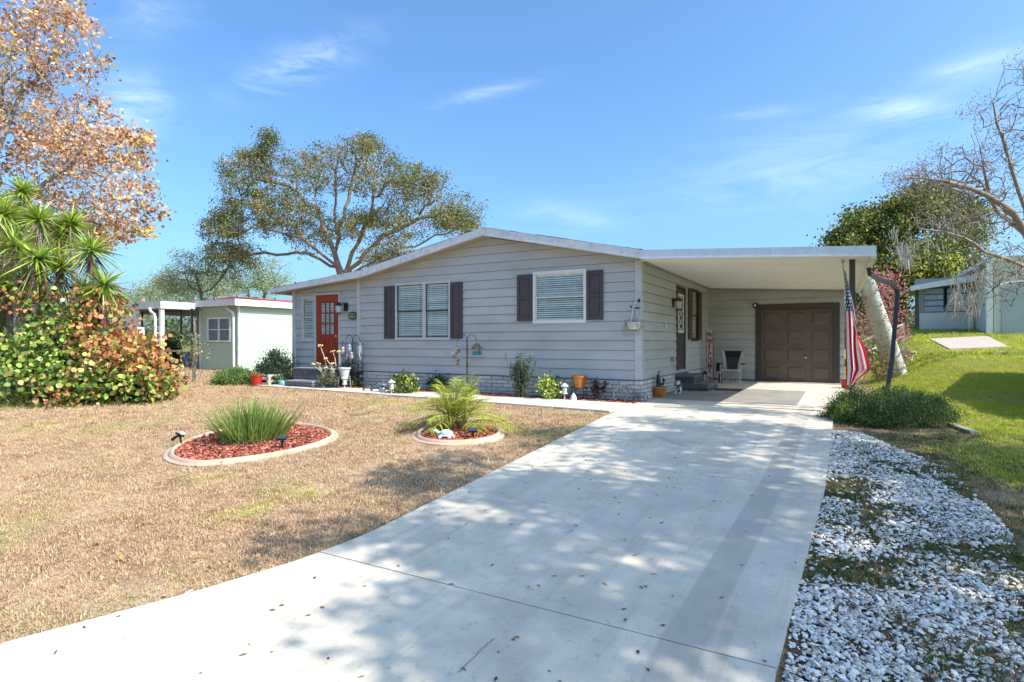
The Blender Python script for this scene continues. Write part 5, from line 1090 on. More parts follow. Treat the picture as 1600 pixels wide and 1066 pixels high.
tree('sago_palm','dark spiky shrub under the louvred windows of the grey house','shrub', [[at_depth(1487,29), at_depth(1487,29)+Vector((0,0,.3))]], T, bark_m, (24,.3,.26,[((.045,.075,.025),3),((.10,.13,.04),1),((.2,.16,.1),.6)],leaf_m,dict(aspect=.25,up=.5)), step=.5, rtip=.01)
n=420; c=at_depth(1462,28.4); D=unit(RNG.normal(size=(n,3))*np.array([1,1,.4])+np.array([0,0,.5])); o=ribbons('cycad', np.tile(np.array(c)+np.array([0,0,.1]),(n,1)), D, RNG.uniform(.6,1.25,n), .05, .35, [((.07,.12,.03),3),((.15,.2,.05),1)], leaf_m, None, segs=4); rehome(o,c,'green spiky cycad at the left foot of the louvred windows','plant')
# leaning thorny trunk
ft = thing('floss_silk_tree','pale leaning trunk studded with thorns behind the carport post','tree', at_depth(1402,17.3)); b = Vector(ft.location); tp = cam(1338,394,16.2); d_ = (tp-b)
m = MB(); m.tube([b-d_*.14, b+d_*.25, b+d_*.6, tp],[.30,.265,.225,.20],20); m.build('trunk', M('white_grey_bark',(.55,.53,.47),(.42,.40,.35),scale=5,rough=.85,bump=.4,bscale=30,c3=(.30,.28,.24),s3=3,f3=.5), ft, smooth=True)
m = MB(); u = d_.normalized(); s1 = u.cross(Vector((0,1,0))).normalized(); s2 = u.cross(s1)
for i in range(300):
    t_ = random.uniform(.02,.98); a = random.uniform(0,6.28); R_ = np.interp(t_,[0,.25,.6,1],[.29,.265,.225,.20]); nn = s1*math.cos(a)+s2*math.sin(a); p_ = b+d_*t_+nn*(R_-.01); tt = u*.022; ww = u.cross(nn)*.022; m.add([p_+tt,p_+ww,p_-tt,p_-ww,p_+nn*.055],[(0,1,4),(1,2,4),(2,3,4),(3,0,4)])
tag(m.build('thorns', M('thorn',(.22,.19,.15)), ft), kind='stuff')

# ------------------------------------------------------------------ buildings next door
mint = M('mint_siding', (.44,.53,.42), (.41,.50,.39), scale=1.5, rough=.6)  # one siding colour for the front and the side wall
def lap(parent, plane, c, u0,u1,z0,z1, pitch, mat, out=-1, ops=()): return boards(parent, plane, c, u0,u1,z0, lambda u: z1, pitch, ops, (), out, mat=mat, off=.02)
GC_ = (-22.65,16.0); xl = fac(313,500,16.0)[0]
nb_ = thing('green_house','pale green sided neighbouring house with white trim and screened porch','house',(xl-1,18,0))
gwn = (fac(327,500,16.0)[0], fac(360,500,16.0)[0], fac(327,532,16.0)[1], fac(327,499,16.0)[1])
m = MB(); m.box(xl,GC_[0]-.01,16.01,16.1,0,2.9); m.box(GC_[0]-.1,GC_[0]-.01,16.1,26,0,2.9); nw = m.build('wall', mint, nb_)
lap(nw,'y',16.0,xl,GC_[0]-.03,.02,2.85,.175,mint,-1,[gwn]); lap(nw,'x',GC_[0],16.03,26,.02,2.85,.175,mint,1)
m = MB(); m.box(GC_[0]-.06,GC_[0]+.03,15.95,16.02,0,2.9); m.box(xl-.04,xl+.04,15.97,16.05,0,2.9); m.build('corner_trim', white_m, nb_)
m = MB(); a,b,c0,d0 = gwn; 
for bx in ((a-.07,a,c0-.07,d0+.07),(b,b+.07,c0-.07,d0+.07),(a,b,c0-.07,c0),(a,b,d0,d0+.07),((a+b)/2-.03,(a+b)/2+.03,c0,d0),(a,(a+b)/2-.03,(c0+d0)/2-.02,(c0+d0)/2+.02),((a+b)/2+.03,b,(c0+d0)/2-.02,(c0+d0)/2+.02)): m.box(bx[0],bx[1],15.93,15.985,bx[2],bx[3])
gw_ = m.build('window', white_m, nb_)
for i in (0,1):
    for j in (0,1): q = MB(); q.box(a+(b-a)/2*i+.01,a+(b-a)/2*(i+1)-.01,15.990,15.995,c0+(d0-c0)/2*j,c0+(d0-c0)/2*(j+1)); q.build('pane', M('grey_reflecting_pane',(.16,.19,.22),rough=.12), gw_)
# fascias: porch front, its sunlit return, house front, house side; shaded fronts painted greyer, sunlit sides whiter
pX = -25.2; pY = 14.1
def fasc(x0,x1,y0,y1,z0,z1,mat=white_m): m = MB(); m.box(x0,x1,y0,y1,z0,z1); m.build('fascia', mat, nb_)
fasc(-32.5,pX,pY-.03,pY,2.70,3.0,fascia_m); fasc(pX,pX+.03,pY-.03,15.6,2.70,3.0); fasc(pX+.031,-22.35,15.57,15.6,2.82,3.10,fascia_m); fasc(-22.35,-22.32,15.57,26.2,2.82,3.10)
m = MB(); m.box(-32.5,pX-.001,pY+.001,24,2.86,2.99); m.box(pX+.032,-22.36,15.61,26.2,2.99,3.09); m.build('roof', white_m, nb_)
redroof = M('red_metal_roof',(.45,.06,.035),(.38,.05,.03),scale=3,rough=.5)
m = MB(); m.prism([(-32,3.02),(-22.3,3.10),(-22.3,3.12),(-26.0,3.50),(-32,3.2)],'y',18.0,26.2); m.build('red_roof', redroof, nb_)
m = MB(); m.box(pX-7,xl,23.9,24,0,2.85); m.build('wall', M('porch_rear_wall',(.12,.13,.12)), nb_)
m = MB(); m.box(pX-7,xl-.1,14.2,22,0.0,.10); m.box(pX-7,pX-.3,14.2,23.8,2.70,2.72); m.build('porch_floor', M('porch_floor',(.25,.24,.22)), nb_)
for px_ in (269,): x = fac(px_,500,14.2)[0]; m = MB(); m.box(pX-.20,pX-.05,14.12,14.27,0,2.70); m.build('porch_post', white_m, nb_)
x = fac(213,500,14.2)[0]; m = MB(); m.box(x-.11,x+.11,14.12,14.30,0,2.70); m.build('porch_post', white_m, nb_)
for px_ in (222,251,283,300,309): x,_ = fac(px_,500,15.0); m = MB(); m.box(x-.035,x+.035,14.97,15.03,.1,2.72); m.build('screen_frame', black_m, nb_)
x0_,x1_ = fac(214,500,14.9)[0], fac(312,500,14.9)[0]; m = MB(); m.box(x0_,x1_,14.97,15.02,.82,.90); m.build('rail', M('tan_rail',(.5,.42,.28)), nb_); m = MB(); m.box(x0_,x1_,14.97,15.03,2.60,2.68); m.build('screen_frame', black_m, nb_)
m = MB(); m.box(x0_-1,x1_,17.6,17.65,.1,.8); m.build('knee_wall', M('grey_boat_cover',(.2,.22,.25)), nb_)
def spout(parent, x, y, z, mat, kick=-.35):
    m = MB(); P_ = [(x+kick-.1,y-.1,z),(x+kick,y-.1,z-.14),(x-.03,y-.12,z-.28),(x,y-.10,z-.42),(x,y-.08,.05)]
    for a,b in zip(P_,P_[1:]): a=Vector(a); b=Vector(b); m.bar(a,b+(b-a).normalized()*.02,.085,.075)
    m.build('downspout', mat, parent)
spout(nb_, pX-.30, 14.12, 2.72, white_m); spout(nb_, GC_[0]-.20, 15.95, 2.86, white_m, -.4)
nx_ = (fac(206.5,478,pY)[0]+fac(219,478,pY)[0])/2; pxs = fac(213,500,pY); text('1729', .24, black_m, nb_, (pxs[0],pY-.037,2.855))
t_ = MB(); q = on_ground(cam(212,575,19.0)); t_.box(q.x-.3,q.x+.3,q.y-.1,q.y+.1,.75,1.5); rb_ = t_.build('cooler_box', M('red_box',(.5,.03,.03))); rehome(rb_, q, 'red and white box standing at the neighbours porch edge', 'box'); m = MB(); m.box(q.x-.31,q.x+.31,q.y-.11,q.y+.11,1.5,1.75); m.build('lid', white_m, rb_); m = MB(); m.box(q.x-.28,q.x+.28,q.y-.09,q.y+.09,0,.75); m.build('stand', black_m, rb_)
bush('porch_shrub','tall dark green shrub seen through the screened porch next door','shrub', (fac(238,500,19.5)[0],19.5,.0), (1.9,.9,2.1), 110, 60, .22, .15, [((.05,.10,.025),3),((.10,.16,.04),2),((.03,.06,.02),2)], fill=.3)
bush('porch_shrub','second dark shrub behind the porch screens near the post','shrub', (fac(272,500,19.5)[0]+.3,19.2,.0), (1.2,.7,1.9), 60, 50, .2, .15, [((.05,.10,.025),3),((.10,.16,.04),2)], fill=.3)
# grey house with louvred windows, upper right
yA = 33.0; xa0 = fac(1437,500,yA)[0]; xa1 = fac(1520,500,yA)[0]; gz_ = h(xa0,yA)
ga_ = thing('grey_house','white and grey house with louvred porch windows across the right lawn','house',((xa0+xa1)/2,yA+2,gz_))
pf = lambda px,py: fac(px,py,yA)
wt = M('off_white_wall',(.60,.62,.60),(.54,.56,.55),scale=1.2,rough=.8)
zc_ = pf(1440,489)[1]; zt_ = pf(1440,452)[1]
m = MB(); m.box(xa0,xa1,yA,yA+.1,gz_-.4,zc_); m.build('wall', wt, ga_); m = MB(); m.box(xa0-.05,xa1,yA+1.4,yA+1.5,gz_-.4,zt_+.6); m.build('inner_wall', M('grey_inner_wall',(.2,.21,.24)), ga_)
m = MB(); m.box(xa0-.02,xa0+.16,yA-.03,yA+.1,zc_,zt_+.1); m.box(xa0+.16,xa0+.17,yA,yA+.05,zc_,zt_); m.build('post', M('grey_post',(.30,.29,.29)), ga_)
for (p0,p1) in ((1444,1474),(1480,1516)):
    a,b = pf(p0,480)[0],pf(p1,480)[0]; m = MB()
    for bx in ((a-.1,a,zc_,zt_+.05),(b,b+.1,zc_,zt_+.05),(a,b,zt_,zt_+.05)): m.box(bx[0],bx[1],yA-.02,yA+.06,bx[2],bx[3])
    w_ = m.build('window', M('dark_grey_frame',(.07,.07,.075)), ga_); hh=(zt_-zc_)/4
    for j in range(4): q=MB(); q.box(a,b,yA+.0,yA+.02,zc_+hh*j+.045,zc_+hh*(j+1)-.0,rot=(-.12,0,0)); q.build('pane', M('pale_louvre',(.38,.42,.50),(.32,.36,.44),rough=.15), w_)
m = MB(); (l0,r0) = (pf(1421,456),pf(1522,441)); m.prism([(l0[0],l0[1]),(r0[0],r0[1]),(r0[0],r0[1]+.30),(l0[0],l0[1]+.22)],'y',yA-.6,yA-.5); m.build('fascia', white_m, ga_)
m = MB(); m.prism([(l0[0],l0[1]+.1),(r0[0],r0[1]+.1),(r0[0]+4,r0[1]+.5),(r0[0]+4,r0[1]+.6),(r0[0],r0[1]+.29),(l0[0],l0[1]+.21)],'y',yA-.49,yA+6); m.build('roof', M('pale_roof',(.45,.46,.48)), ga_)
yB = 30.5; xb0 = fac(1546,500,yB)[0]; zb_ = h(xb0,yB)
gb_ = thing('green_building','pale green flat building with a wide closed door at the right edge','building',(xb0+3,yB+2,zb_))
gm_ = M('pale_green_render',(.54,.57,.50),(.49,.52,.45),scale=1.5,rough=.85); tz = fac(1560,408,yB)[1]; yE = yB+9.5
m = MB(); m.box(xb0,xb0+8,yB,yB+.15,zb_-.5,tz); m.build('front_wall', gm_, gb_); m = MB(); m.box(xb0-.02,xb0+.14,yB+.0,yE,zb_-.5,tz-.2); m.build('side_wall', wt, gb_)
m = MB(); m.box(xb0-.05,xb0+8.1,yB-.12,yE,tz,tz+.18); m.build('roof', fascia_m, gb_)
m = MB(); z_ = zb_+2.3; n=16; cx_=xb0+2.3; m.prism([(cx_-1.9,zb_-.3),(cx_+1.9,zb_-.3)]+[(cx_+1.9*math.cos(math.pi*i/n), zb_+1.6+.9*math.sin(math.pi*i/n)) for i in range(n+1)],'y',yB-.04,yB-.01); m.build('door', M('grey_green_door',(.36,.42,.44),(.32,.38,.40),rough=.7), gb_)
m = MB(); m.box(xb0-.12,xb0+.10,yB-.12,yB-.005,zb_-.3,tz); m.build('corner_trim', white_m, gb_)
m = MB(); q = at_depth(1532,27.5); m.box(q.x-.05,q.x+.05,q.y-.05,q.y+.05,q.z,q.z+.9); rehome(m.build('marker_post', black_m), q, 'short dark post by the corner of the green building','post')
# closer house out of frame on the right; its eaves shade the side lawn
oh = thing('unseen_beige_house','low house just outside the right edge whose roof shades the lawn','house',(9,15.5,h(9,15.5)))
zz = h(6.5,15); m = MB(); m.box(5.8,14,12.8,17.8,zz-.6,zz+2.6); m.build('wall', M('unseen_house_wall',(.5,.47,.42)), oh); m = MB(); m.prism([(12.2,zz+2.55),(18.4,zz+2.55),(18.4,zz+2.7),(15.3,zz+3.3),(12.2,zz+2.7)],'x',5.2,14.5); m.build('roof', shingle_m, oh)
# concrete pad and a loose kerb piece on the right lawn
poly = [tuple(gnd(*p)[:2]) for p in ((1452,531),(1543,527),(1577,544),(1484,547))]; o = flat_poly('concrete_pad', poly, M('pinkish_concrete',(.42,.34,.29),(.35,.28,.24),scale=3,rough=.9), .045, .3); rehome(o, on_ground((sum(p[0] for p in poly)/4,sum(p[1] for p in poly)/4)), 'bare pinkish concrete slab lying in the far right lawn','slab')
a,b = gnd(1484,665),gnd(1523,679); m = MB(); m.bar(a+Vector((0,0,.012)),b+Vector((0,0,.012)),.10,.06); rehome(m.build('kerb_stone', M('pale_kerb',(.30,.27,.24),rough=.9)), a, 'loose pale kerb piece lying in the grass right of the juniper','kerb')
q = gnd(1416,566); u_ = thing('stone_planter','pale cast stone planter standing crooked in the right lawn','planter', q); m = MB(); m.lathe([(.12,0),(.15,.02),(.19,.30),(.25,.34),(.25,.40),(.20,.40),(.19,.36)],tuple(q),14); o=m.build('pot', M('cast_stone',(.46,.45,.42),(.36,.35,.33),rough=.9), u_, smooth=True); u_.rotation_euler=(0,.12,0)
q = at_depth(1350,21); fn = thing('rail_fence','low white metal rail fence behind the leaning trunk','fence', q); fz=q.z; a_=at_depth(1335,21); b_=at_depth(1412,21)
for f_ in (0,.33,.66,1): p_=a_.lerp(b_,f_); m=MB(); m.box(p_.x-.03,p_.x+.03,p_.y-.03,p_.y+.03,p_.z-.1,p_.z+1.25); m.build('post', white_m, fn)
m=MB(); m.bar(a_+Vector((0,0,.75)),b_+Vector((0,0,.75)),.04); m.bar(a_+Vector((0,0,1.2)),b_+Vector((0,0,1.2)),.04); m.build('rail', white_m, fn)

# ------------------------------------------------------------------ pots, ornaments and garden things
def pot(c, r0, r1, H, mat, label, rim=.02, name='flower_pot', cat='pot', plant=None, saucer=False, group=None):
    c = Vector(c); r = thing(name, label, cat, c, group); z0 = .02 if saucer else 0
    m = MB(); m.lathe([(r0,z0),(r0+(r1-r0)*.5,z0+H*.45),(r1,z0+H*.86),(r1+rim,z0+H*.87),(r1+rim,z0+H),(r1-.01,z0+H),(r1-.02,z0+H*.9)],tuple(c),24); m.build('pot', mat, r, smooth=True)
    m = MB(); m.lathe([(.001,z0+H*.88),(r1-.012,z0+H*.9)],tuple(c),16); m.build('soil', soil_m, r)
    if saucer: m = MB(); m.lathe([(r0*1.1,0),(r0*1.35,.03),(r0*1.3,.03)],tuple(c),20); m.build('saucer', mat, r)
    return r
def pot_plant(r, c, n, Ln, pal, wd=.02, up=.9):
    D = unit(RNG.normal(size=(n,3))*np.array([1,1,.5])+np.array([0,0,up])); ribbons('plant', np.array(c)+RNG.normal(size=(n,3))*np.array([.04,.04,.0]), D, RNG.uniform(.5,1.1,n)*Ln, wd, .4, pal, leaf_m, r, segs=3)
GPAL = [((.14,.22,.05),3),((.22,.30,.07),2),((.08,.14,.04),2)]
p = on_ground(cam(401,603,16.7)); r = pot(p,.13,.175,.30,redpot_m,'ribbed red clay pot beside the bright green juniper',saucer=True); pot_plant(r,p+Vector((0,0,.3)),60,.28,GPAL)
p = on_ground(cam(422,602,16.9)); r = thing('log_planter','whitish stacked split log planter right of the red pot','planter',p); logm = M('weathered_log',(.55,.50,.44),(.40,.35,.30),scale=9,rough=.9)
for lv in range(2):
    for s_ in (-1,1):
        for ax in (0,1):
            m=MB(); z=.06+lv*.15+ax*.075; d=.19
            a=Vector((-.24,s_*d,z)) if ax==0 else Vector((s_*d,-.24,z)); b=Vector((.24,s_*d,z)) if ax==0 else Vector((s_*d,.24,z)); m.tube([p+a,p+b],.045,8); m.build('log', logm, r)
m=MB(); m.box(p.x-.15,p.x+.15,p.y-.15,p.y+.15,p.z,p.z+.26); m.build('soil',soil_m,r); pot_plant(r,p+Vector((0,0,.26)),60,.30,GPAL)
p = on_ground(cam(429,600,17.6))+Vector((0,0,.0)); r = thing('garden_lantern','slim dark grey pagoda style garden ornament before the tall juniper','ornament',p)
m=MB(); m.lathe([(.09,0),(.09,.08),(.05,.10),(.045,.5),(.09,.53),(.09,.56),(.06,.58),(.06,.70),(.13,.72),(.05,.80),(.02,.84),(.025,.88),(.002,.92)],tuple(p),10); m.build('body', M('dark_slate',(.09,.10,.12),rough=.6), r)
p = on_ground(cam(441,599,16.6)); m=MB(); m.ell(p+Vector((0,0,.09)),.11,.09,.09); rehome(m.build('glass_float', M('teal_glaze',(.12,.42,.40),rough=.15),smooth=True),p,'small teal glazed ball at the end of the walk','ornament')
# flowering succulents by the landing
c = on_ground((-12.04,11.14)); r = thing('kalanchoe_clump','leggy succulent clump with tall pale yellow flower stalks by the landing','plant',c)
P=[];D=[]
for i in range(34):
    a=random.uniform(0,6.28); q_=random.uniform(.05,.42); b=c+Vector((math.cos(a)*q_*.5,math.sin(a)*q_*.3,0)); t_=c+Vector((math.cos(a)*q_,math.sin(a)*q_*.5,random.uniform(.25,.5)))
    for j in range(16): P.append(b.lerp(t_,random.uniform(.3,1))); D.append((random.gauss(0,1),random.gauss(0,1),random.uniform(0,1)))
ribbons('leaves',np.array(P),np.array(D),.11,.03,.3,[((.12,.16,.07),3),((.22,.24,.10),2),((.17,.12,.08),1)],leaf_m,r,segs=3)
stk = M('pale_stalk',(.55,.50,.30)); flw = M('straw_yellow_flower',(.62,.50,.16),(.5,.4,.1))
for (px0,py0,px1,py1) in ((510,572,500,540),(507,588,489,569),(525,572,520,549),(522,582,509,560),(505,590,497,568),(531,570,529,549),(518,575,519,568),(500,592,510,575)):
    a=cam(px0,py0,15.75); b=cam(px1,py1,15.7); m=MB(); m.tube([a,a.lerp(b,.5)+Vector((.02,0,.02)),b],[.012,.011,.009],5); 
    s_ = m.build('stalk', stk, r); m=MB()
    for k_ in range(7): m.ell(b+Vector((random.gauss(0,.035),random.gauss(0,.03),random.uniform(-.02,.02))),.028,.028,.018,6,4)
    m.build('flower_head', flw, s_)
# tall wire rack with hanging pots at the porch corner
c = on_ground((-11.86,11.80)); r = thing('plant_rack','black wire plant rack with hanging cups at the front porch corner','rack',c); m=MB(); W=.34;H=1.25
for sx in (-1,1):
    for sy in (-.3,.3): m.tube([c+Vector((sx*W,sy*.5,0)),c+Vector((sx*W,sy*.5,H))],.009,5)
for z in (.55,.9,1.22): m.tube([c+Vector((-W,-.15,z)),c+Vector((W,-.15,z))],.009,5); m.tube([c+Vector((-W,.15,z)),c+Vector((W,.15,z))],.009,5)
m.tube([c+Vector((-.12,-.15,.5)),c+Vector((-.12,-.15,H+.08))],.008,5); m.build('frame', black_m, r)
for (dx,dz,mt) in ((-.10,1.0,M('white_pink_glaze',(.6,.5,.5),rough=.3)),(.14,1.07,M('blue_white_glaze',(.35,.42,.50),rough=.3)),(.05,.80,M('red_grey_glaze',(.3,.2,.2),rough=.4)),(.22,.86,M('grey_glaze',(.4,.4,.42),rough=.4))):
    m=MB(); m.lathe([(.03,-.05),(.06,0),(.065,.06),(.05,.06)],tuple(c+Vector((dx,-.17,dz))),12); m.ell(c+Vector((dx,-.17,dz+.10)),.04,.04,.035,8,6); m.tube([c+Vector((dx,-.17,dz+.1)),c+Vector((dx,-.15,dz+.2))],.004,4); m.build('hanging_cup',mt,r,smooth=True)
m=MB(); m.box(c.x-W,c.x+W,c.y-.16,c.y+.16,.46,.475); m.build('shelf', black_m, r)
p=c+Vector((-.16,0,.476)); rr=pot(p,.08,.12,.20,M('green_glaze',(.04,.16,.14),rough=.3),'dark green pot on the wire plant rack'); pot_plant(rr,p+Vector((0,0,.2)),40,.30,GPAL)
p=c+Vector((.17,0,.476)); rr=pot(p,.09,.12,.18,M('dark_grey_pot',(.10,.10,.10)),'dark grey pot beside the green one on the wire rack'); pot_plant(rr,p+Vector((0,0,.18)),50,.36,[((.20,.22,.08),2),((.34,.34,.16),1),((.10,.14,.06),2)])
bush('trailing_plant','loose leafy plant growing under the wire rack','plant',(-11.80,11.78,.02),(.30,.18,.42),26,20,.07,.07,[((.10,.15,.05),3),((.22,.24,.09),1.5),((.2,.13,.09),1)],fill=.3)
# white pot on a metal stand
c=on_ground((-11.67,11.40)); r=pot(c+Vector((0,0,.30)),.10,.15,.28,M('lilac_white_pot',(.55,.53,.58),rough=.4),'white tapered pot on a grey metal stand in front of the wire rack',name='standing_pot'); r.location=c; 
m=MB()
for a in range(4): q_=Vector((math.cos(a*1.57+.78)*.17,math.sin(a*1.57+.78)*.17,0)); m.tube([c+q_,c+q_*.8+Vector((0,0,.36))],.014,5)
m.build('stand', M('grey_blue_metal',(.28,.31,.36),rough=.4), r)
for ch in r.children:
    if not ch.name.startswith('stand'): ch.location.z += .30
m_=[ch for ch in r.children if ch.name.startswith('stand')][0]; m_.data.transform(Matrix.Translation((0,0,.30)))
# solar path lanterns
def path_light(c, label, s=1.0):
    c=Vector(c); r=thing('path_light',label,'garden light',c,'lantern shaped path lights in the front mulch'); m=MB(); m.tube([c-Vector((0,0,.03)),c+Vector((0,0,.13*s))],.014,6); m.build('stake',white_m,r)
    m=MB(); m.lathe([(.035,.13*s),(.075,.14*s),(.075,.155*s),(.05,.16*s)],tuple(c),10); m.lathe([(.09,.29*s),(.095,.30*s),(.05,.34*s),(.02,.36*s),(.002,.37*s)],tuple(c),10); m.build('cap',M('aged_white_metal',(.5,.5,.47)),r)
    m=MB(); m.lathe([(.05,.16*s),(.058,.22*s),(.055,.29*s)],tuple(c),10); m.build('globe',M('frosted_glass',(.55,.55,.46),rough=.2),r,smooth=True)
path_light(on_ground((-11.52,11.26)),'lantern shaped path light in front of the white pot stand'); path_light(on_ground(cam(612,608,14.0)),'lantern shaped path light left of the variegated shrub'); path_light(on_ground(cam(882,622,12.62)),'lantern shaped path light right of the yellow green shrub',1.05)
# shepherd hooks
def hook(c, H, label, span=.26):
    c=Vector(c); r=thing('shepherd_hook',label,'garden hook',c); m=MB(); m.tube([c-Vector((0,0,.05)),c+Vector((0,0,H-.35))],.014,6); m.tube([c+Vector((0,0,H*.45)),c+Vector((0,0,H*.52))],.02,6)
    m.build('pole',black_m,r)
    for s_ in (-1,1):
        m=MB(); P_=[c+Vector((s_*.012,0,H-.45))]+[c+Vector((s_*(span/2+.012-span/2*math.cos(a)),0,H-.12+.12*math.sin(a))) for a in np.linspace(0,math.pi*1.02,9)]+[c+Vector((s_*(span+.05),0,H-.14))]; m.tube(P_,.008,5); m.build('crook',black_m,r)
    return r
h1=(-11.68,11.72,0.0); hook(h1,1.46,'black double shepherd hook beside the front porch corner trim',.24)
h2=(-7.93,11.78,0.0); hook(h2,1.46,'black double shepherd hook behind the palm on the house wall',.25)
c=Vector((h1[0]+.28,h1[1],1.32)); r=thing('wind_chime','white shell wind chime on the hook by the porch corner','wind chime',(c.x,c.y,.75)); m=MB(); m.lathe([(.06,-.12),(.065,-.10),(.01,-.05)],tuple(c),10); m.tube([c,c-Vector((0,0,.08))],.003,4); m.build('top',M('grey_brown_cap',(.2,.18,.17)),r)
for i in range(7): a=i*.9; m=MB(); q_=c+Vector((math.cos(a)*.045,math.sin(a)*.045,-.12)); m.tube([q_,q_-Vector((-(i%3)*.008,0,.22+.05*(i%3)))],.010,5); m.build('chime_tube',M('pearl',(.6,.62,.62),rough=.3),r)
m=MB(); m.ell(c-Vector((0,0,.48)),.03,.012,.07,8,6); m.build('sail',M('pearl',(.6,.62,.62)),r)
c=Vector((h2[0]-.29,h2[1],1.30)); r=thing('shell_mobile','string of pale seashells hanging from the left crook behind the palm','wind chime',(c.x,c.y,.7)); m=MB(); m.tube([c,c-Vector((0,0,.55))],.003,4); m.build('string',black_m,r)
for i in range(17):
    z=.12+.45*i/16; m=MB(); m.ell(c+Vector((random.gauss(0,.05 if i>2 else .02),random.gauss(0,.03),-z)),.045,.03,.038,8,6,rot=(random.random(),random.random(),0)); m.build('shell',M(['shell_cream','shell_brown','shell_pink'][i%3],[(.55,.50,.44),(.22,.15,.12),(.48,.36,.32)][i%3],rough=.5),r,smooth=True)
c=Vector((h2[0]+.29,h2[1],1.30)); r=thing('bird_house','little wooden bird house with teal base on the right crook','bird house',(c.x,c.y,.98)); tl=M('teal_paint',(.05,.20,.24)); bw_=M('brown_wood',(.12,.085,.07),(.2,.15,.12),scale=30)
m=MB(); m.box(c.x-.085,c.x+.085,c.y-.07,c.y+.07,c.z-.34,c.z-.25); m.build('base',tl,r); m=MB(); m.prism([(c.x-.065,c.z-.25),(c.x+.065,c.z-.25),(c.x+.065,c.z-.17),(c.x,c.z-.09),(c.x-.065,c.z-.17)],'y',c.y-.055,c.y+.055); m.build('body',M('pale_wood',(.34,.30,.28)),r)
for s_ in (-1,1): m=MB(); m.bar((c.x,c.y,c.z-.07),(c.x+s_*.12,c.y,c.z-.21),.15,.012,up=(0,1,0)) ; 
for s_ in (-1,1):
    m=MB(); m.prism([(c.x,c.z-.075),(c.x+s_*.12,c.z-.205),(c.x+s_*.12,c.z-.19),(c.x,c.z-.055)],'y',c.y-.08,c.y+.08); m.build('roof_panel',bw_,r)
m=MB(); m.lathe([(.022,0),(.022,.006)],(0,0,0),10); m.v=[(c.x+v[0],c.y-.057-v[2],c.z-.175+v[1]) for v in m.v]; m.build('entrance_hole',black_m,r); m=MB(); m.tube([c-Vector((0,0,.06)),c+Vector((0,0,.02))],.004,4); m.build('hanger',black_m,r)
# little metal ornaments in the mulch near the left shrub
c=on_ground(cam(597,606,14.4)); r=thing('metal_bird_ornament','blue grey round bodied metal bird in the mulch left of the path light','ornament',c); gm2=M('blue_grey_metal',(.26,.33,.38),rough=.35,metal=.4); m=MB(); m.ell(c+Vector((0,0,.10)),.10,.08,.085); m.build('body',gm2,r,smooth=True); m=MB(); m.ell(c+Vector((.03,0,.24)),.04,.04,.05); m.prism([(c.x+.03,c.z+.28),(c.x+.05,c.z+.26),(c.x+.04,c.z+.34)],'y',c.y-.01,c.y+.01); m.build('head',M('dark_metal',(.09,.10,.12)),r)
m=MB(); m.prism([(c.x-.15,c.z+.20),(c.x+.13,c.z+.19),(c.x+.06,c.z+.235),(c.x-.08,c.z+.245)],'y',c.y-.06,c.y+.06); m.build('wing',M('dull_grey',(.28,.28,.27)),r)
for dx_,lb in ((-.52,'small dark curled metal lizard on the mulch nearest the hook'),(-.26,'second dark metal lizard beside the metal bird')):
    c2=on_ground((c.x+dx_,c.y+.05)); m=MB(); m.tube([c2+Vector((.14*math.cos(a)-.0,.03*math.sin(2*a),.03+.10*abs(math.sin(a)))) for a in np.linspace(0,math.pi,9)],[.008,.016,.024,.028,.03,.026,.02,.024,.012],6); rehome(m.build('metal_lizard',M('dark_metal',(.09,.10,.12)),smooth=True),c2,lb,'ornament')
# orange pot on an iron stand, stone, ornaments by the corner
c=on_ground(cam(905,623,12.7)); c.y=min(c.y,11.95); pst=thing('plant_stand','black iron stand carrying the orange pot against the wall','stand',c); m=MB()
for a in range(4): q_=Vector((math.cos(a*1.57+.78)*.20,math.sin(a*1.57+.78)*.13,0)); m.tube([c+q_,c+q_+Vector((0,0,.27))],.008,5)
for z in (.27,.12): m.tube([c+Vector((math.cos(a)*.2,math.sin(a)*.13,z)) for a in np.linspace(0,6.29,17)],.007,4)
m.build('frame',black_m,pst)
pot(c+Vector((0,0,.275)),.12,.155,.27,terra_m,'orange glazed pot on the iron stand left of the maroon plant')
c=on_ground(cam(896,624,12.45)); m=MB(); m.lathe([(.03,0),(.075,.02),(.07,.08),(.035,.15),(.004,.185)],tuple(c),12); rehome(m.build('white_stone_drop',M('white_ceramic',(.66,.68,.70),rough=.35),smooth=True),c,'small white egg shaped ornament beneath the iron stand','ornament')
# tricycle planter
c=on_ground(cam(986,628,12.35)); c.y=min(c.y,11.9); tri=thing('tricycle_planter','rusty white metal tricycle planter near the house corner','ornament',c); rust=M('rusty_metal',(.16,.11,.10),(.30,.27,.27),scale=30,rough=.7); wm=M('chalky_metal',(.58,.50,.44),(.4,.33,.3),scale=20,rough=.7)
def wheel(c0,R_,mat,nm='wheel',spk=8,ry=0):
    m=MB(); m.tube([c0+Vector((R_*math.cos(a)*math.cos(ry),R_*math.cos(a)*math.sin(ry),R_*math.sin(a))) for a in np.linspace(0,2*math.pi,21)],.012,6)
    for a in np.arange(spk)*math.pi/spk*2: m.tube([c0,c0+Vector((R_*math.cos(a)*math.cos(ry),R_*math.cos(a)*math.sin(ry),R_*math.sin(a)))],.004,4)
    m.build(nm,mat,tri)
wheel(c+Vector((-.20,-.02,.15)),.15,wm,ry=.5); wheel(c+Vector((.26,.09,.11)),.105,rust); wheel(c+Vector((.26,-.11,.11)),.105,rust)
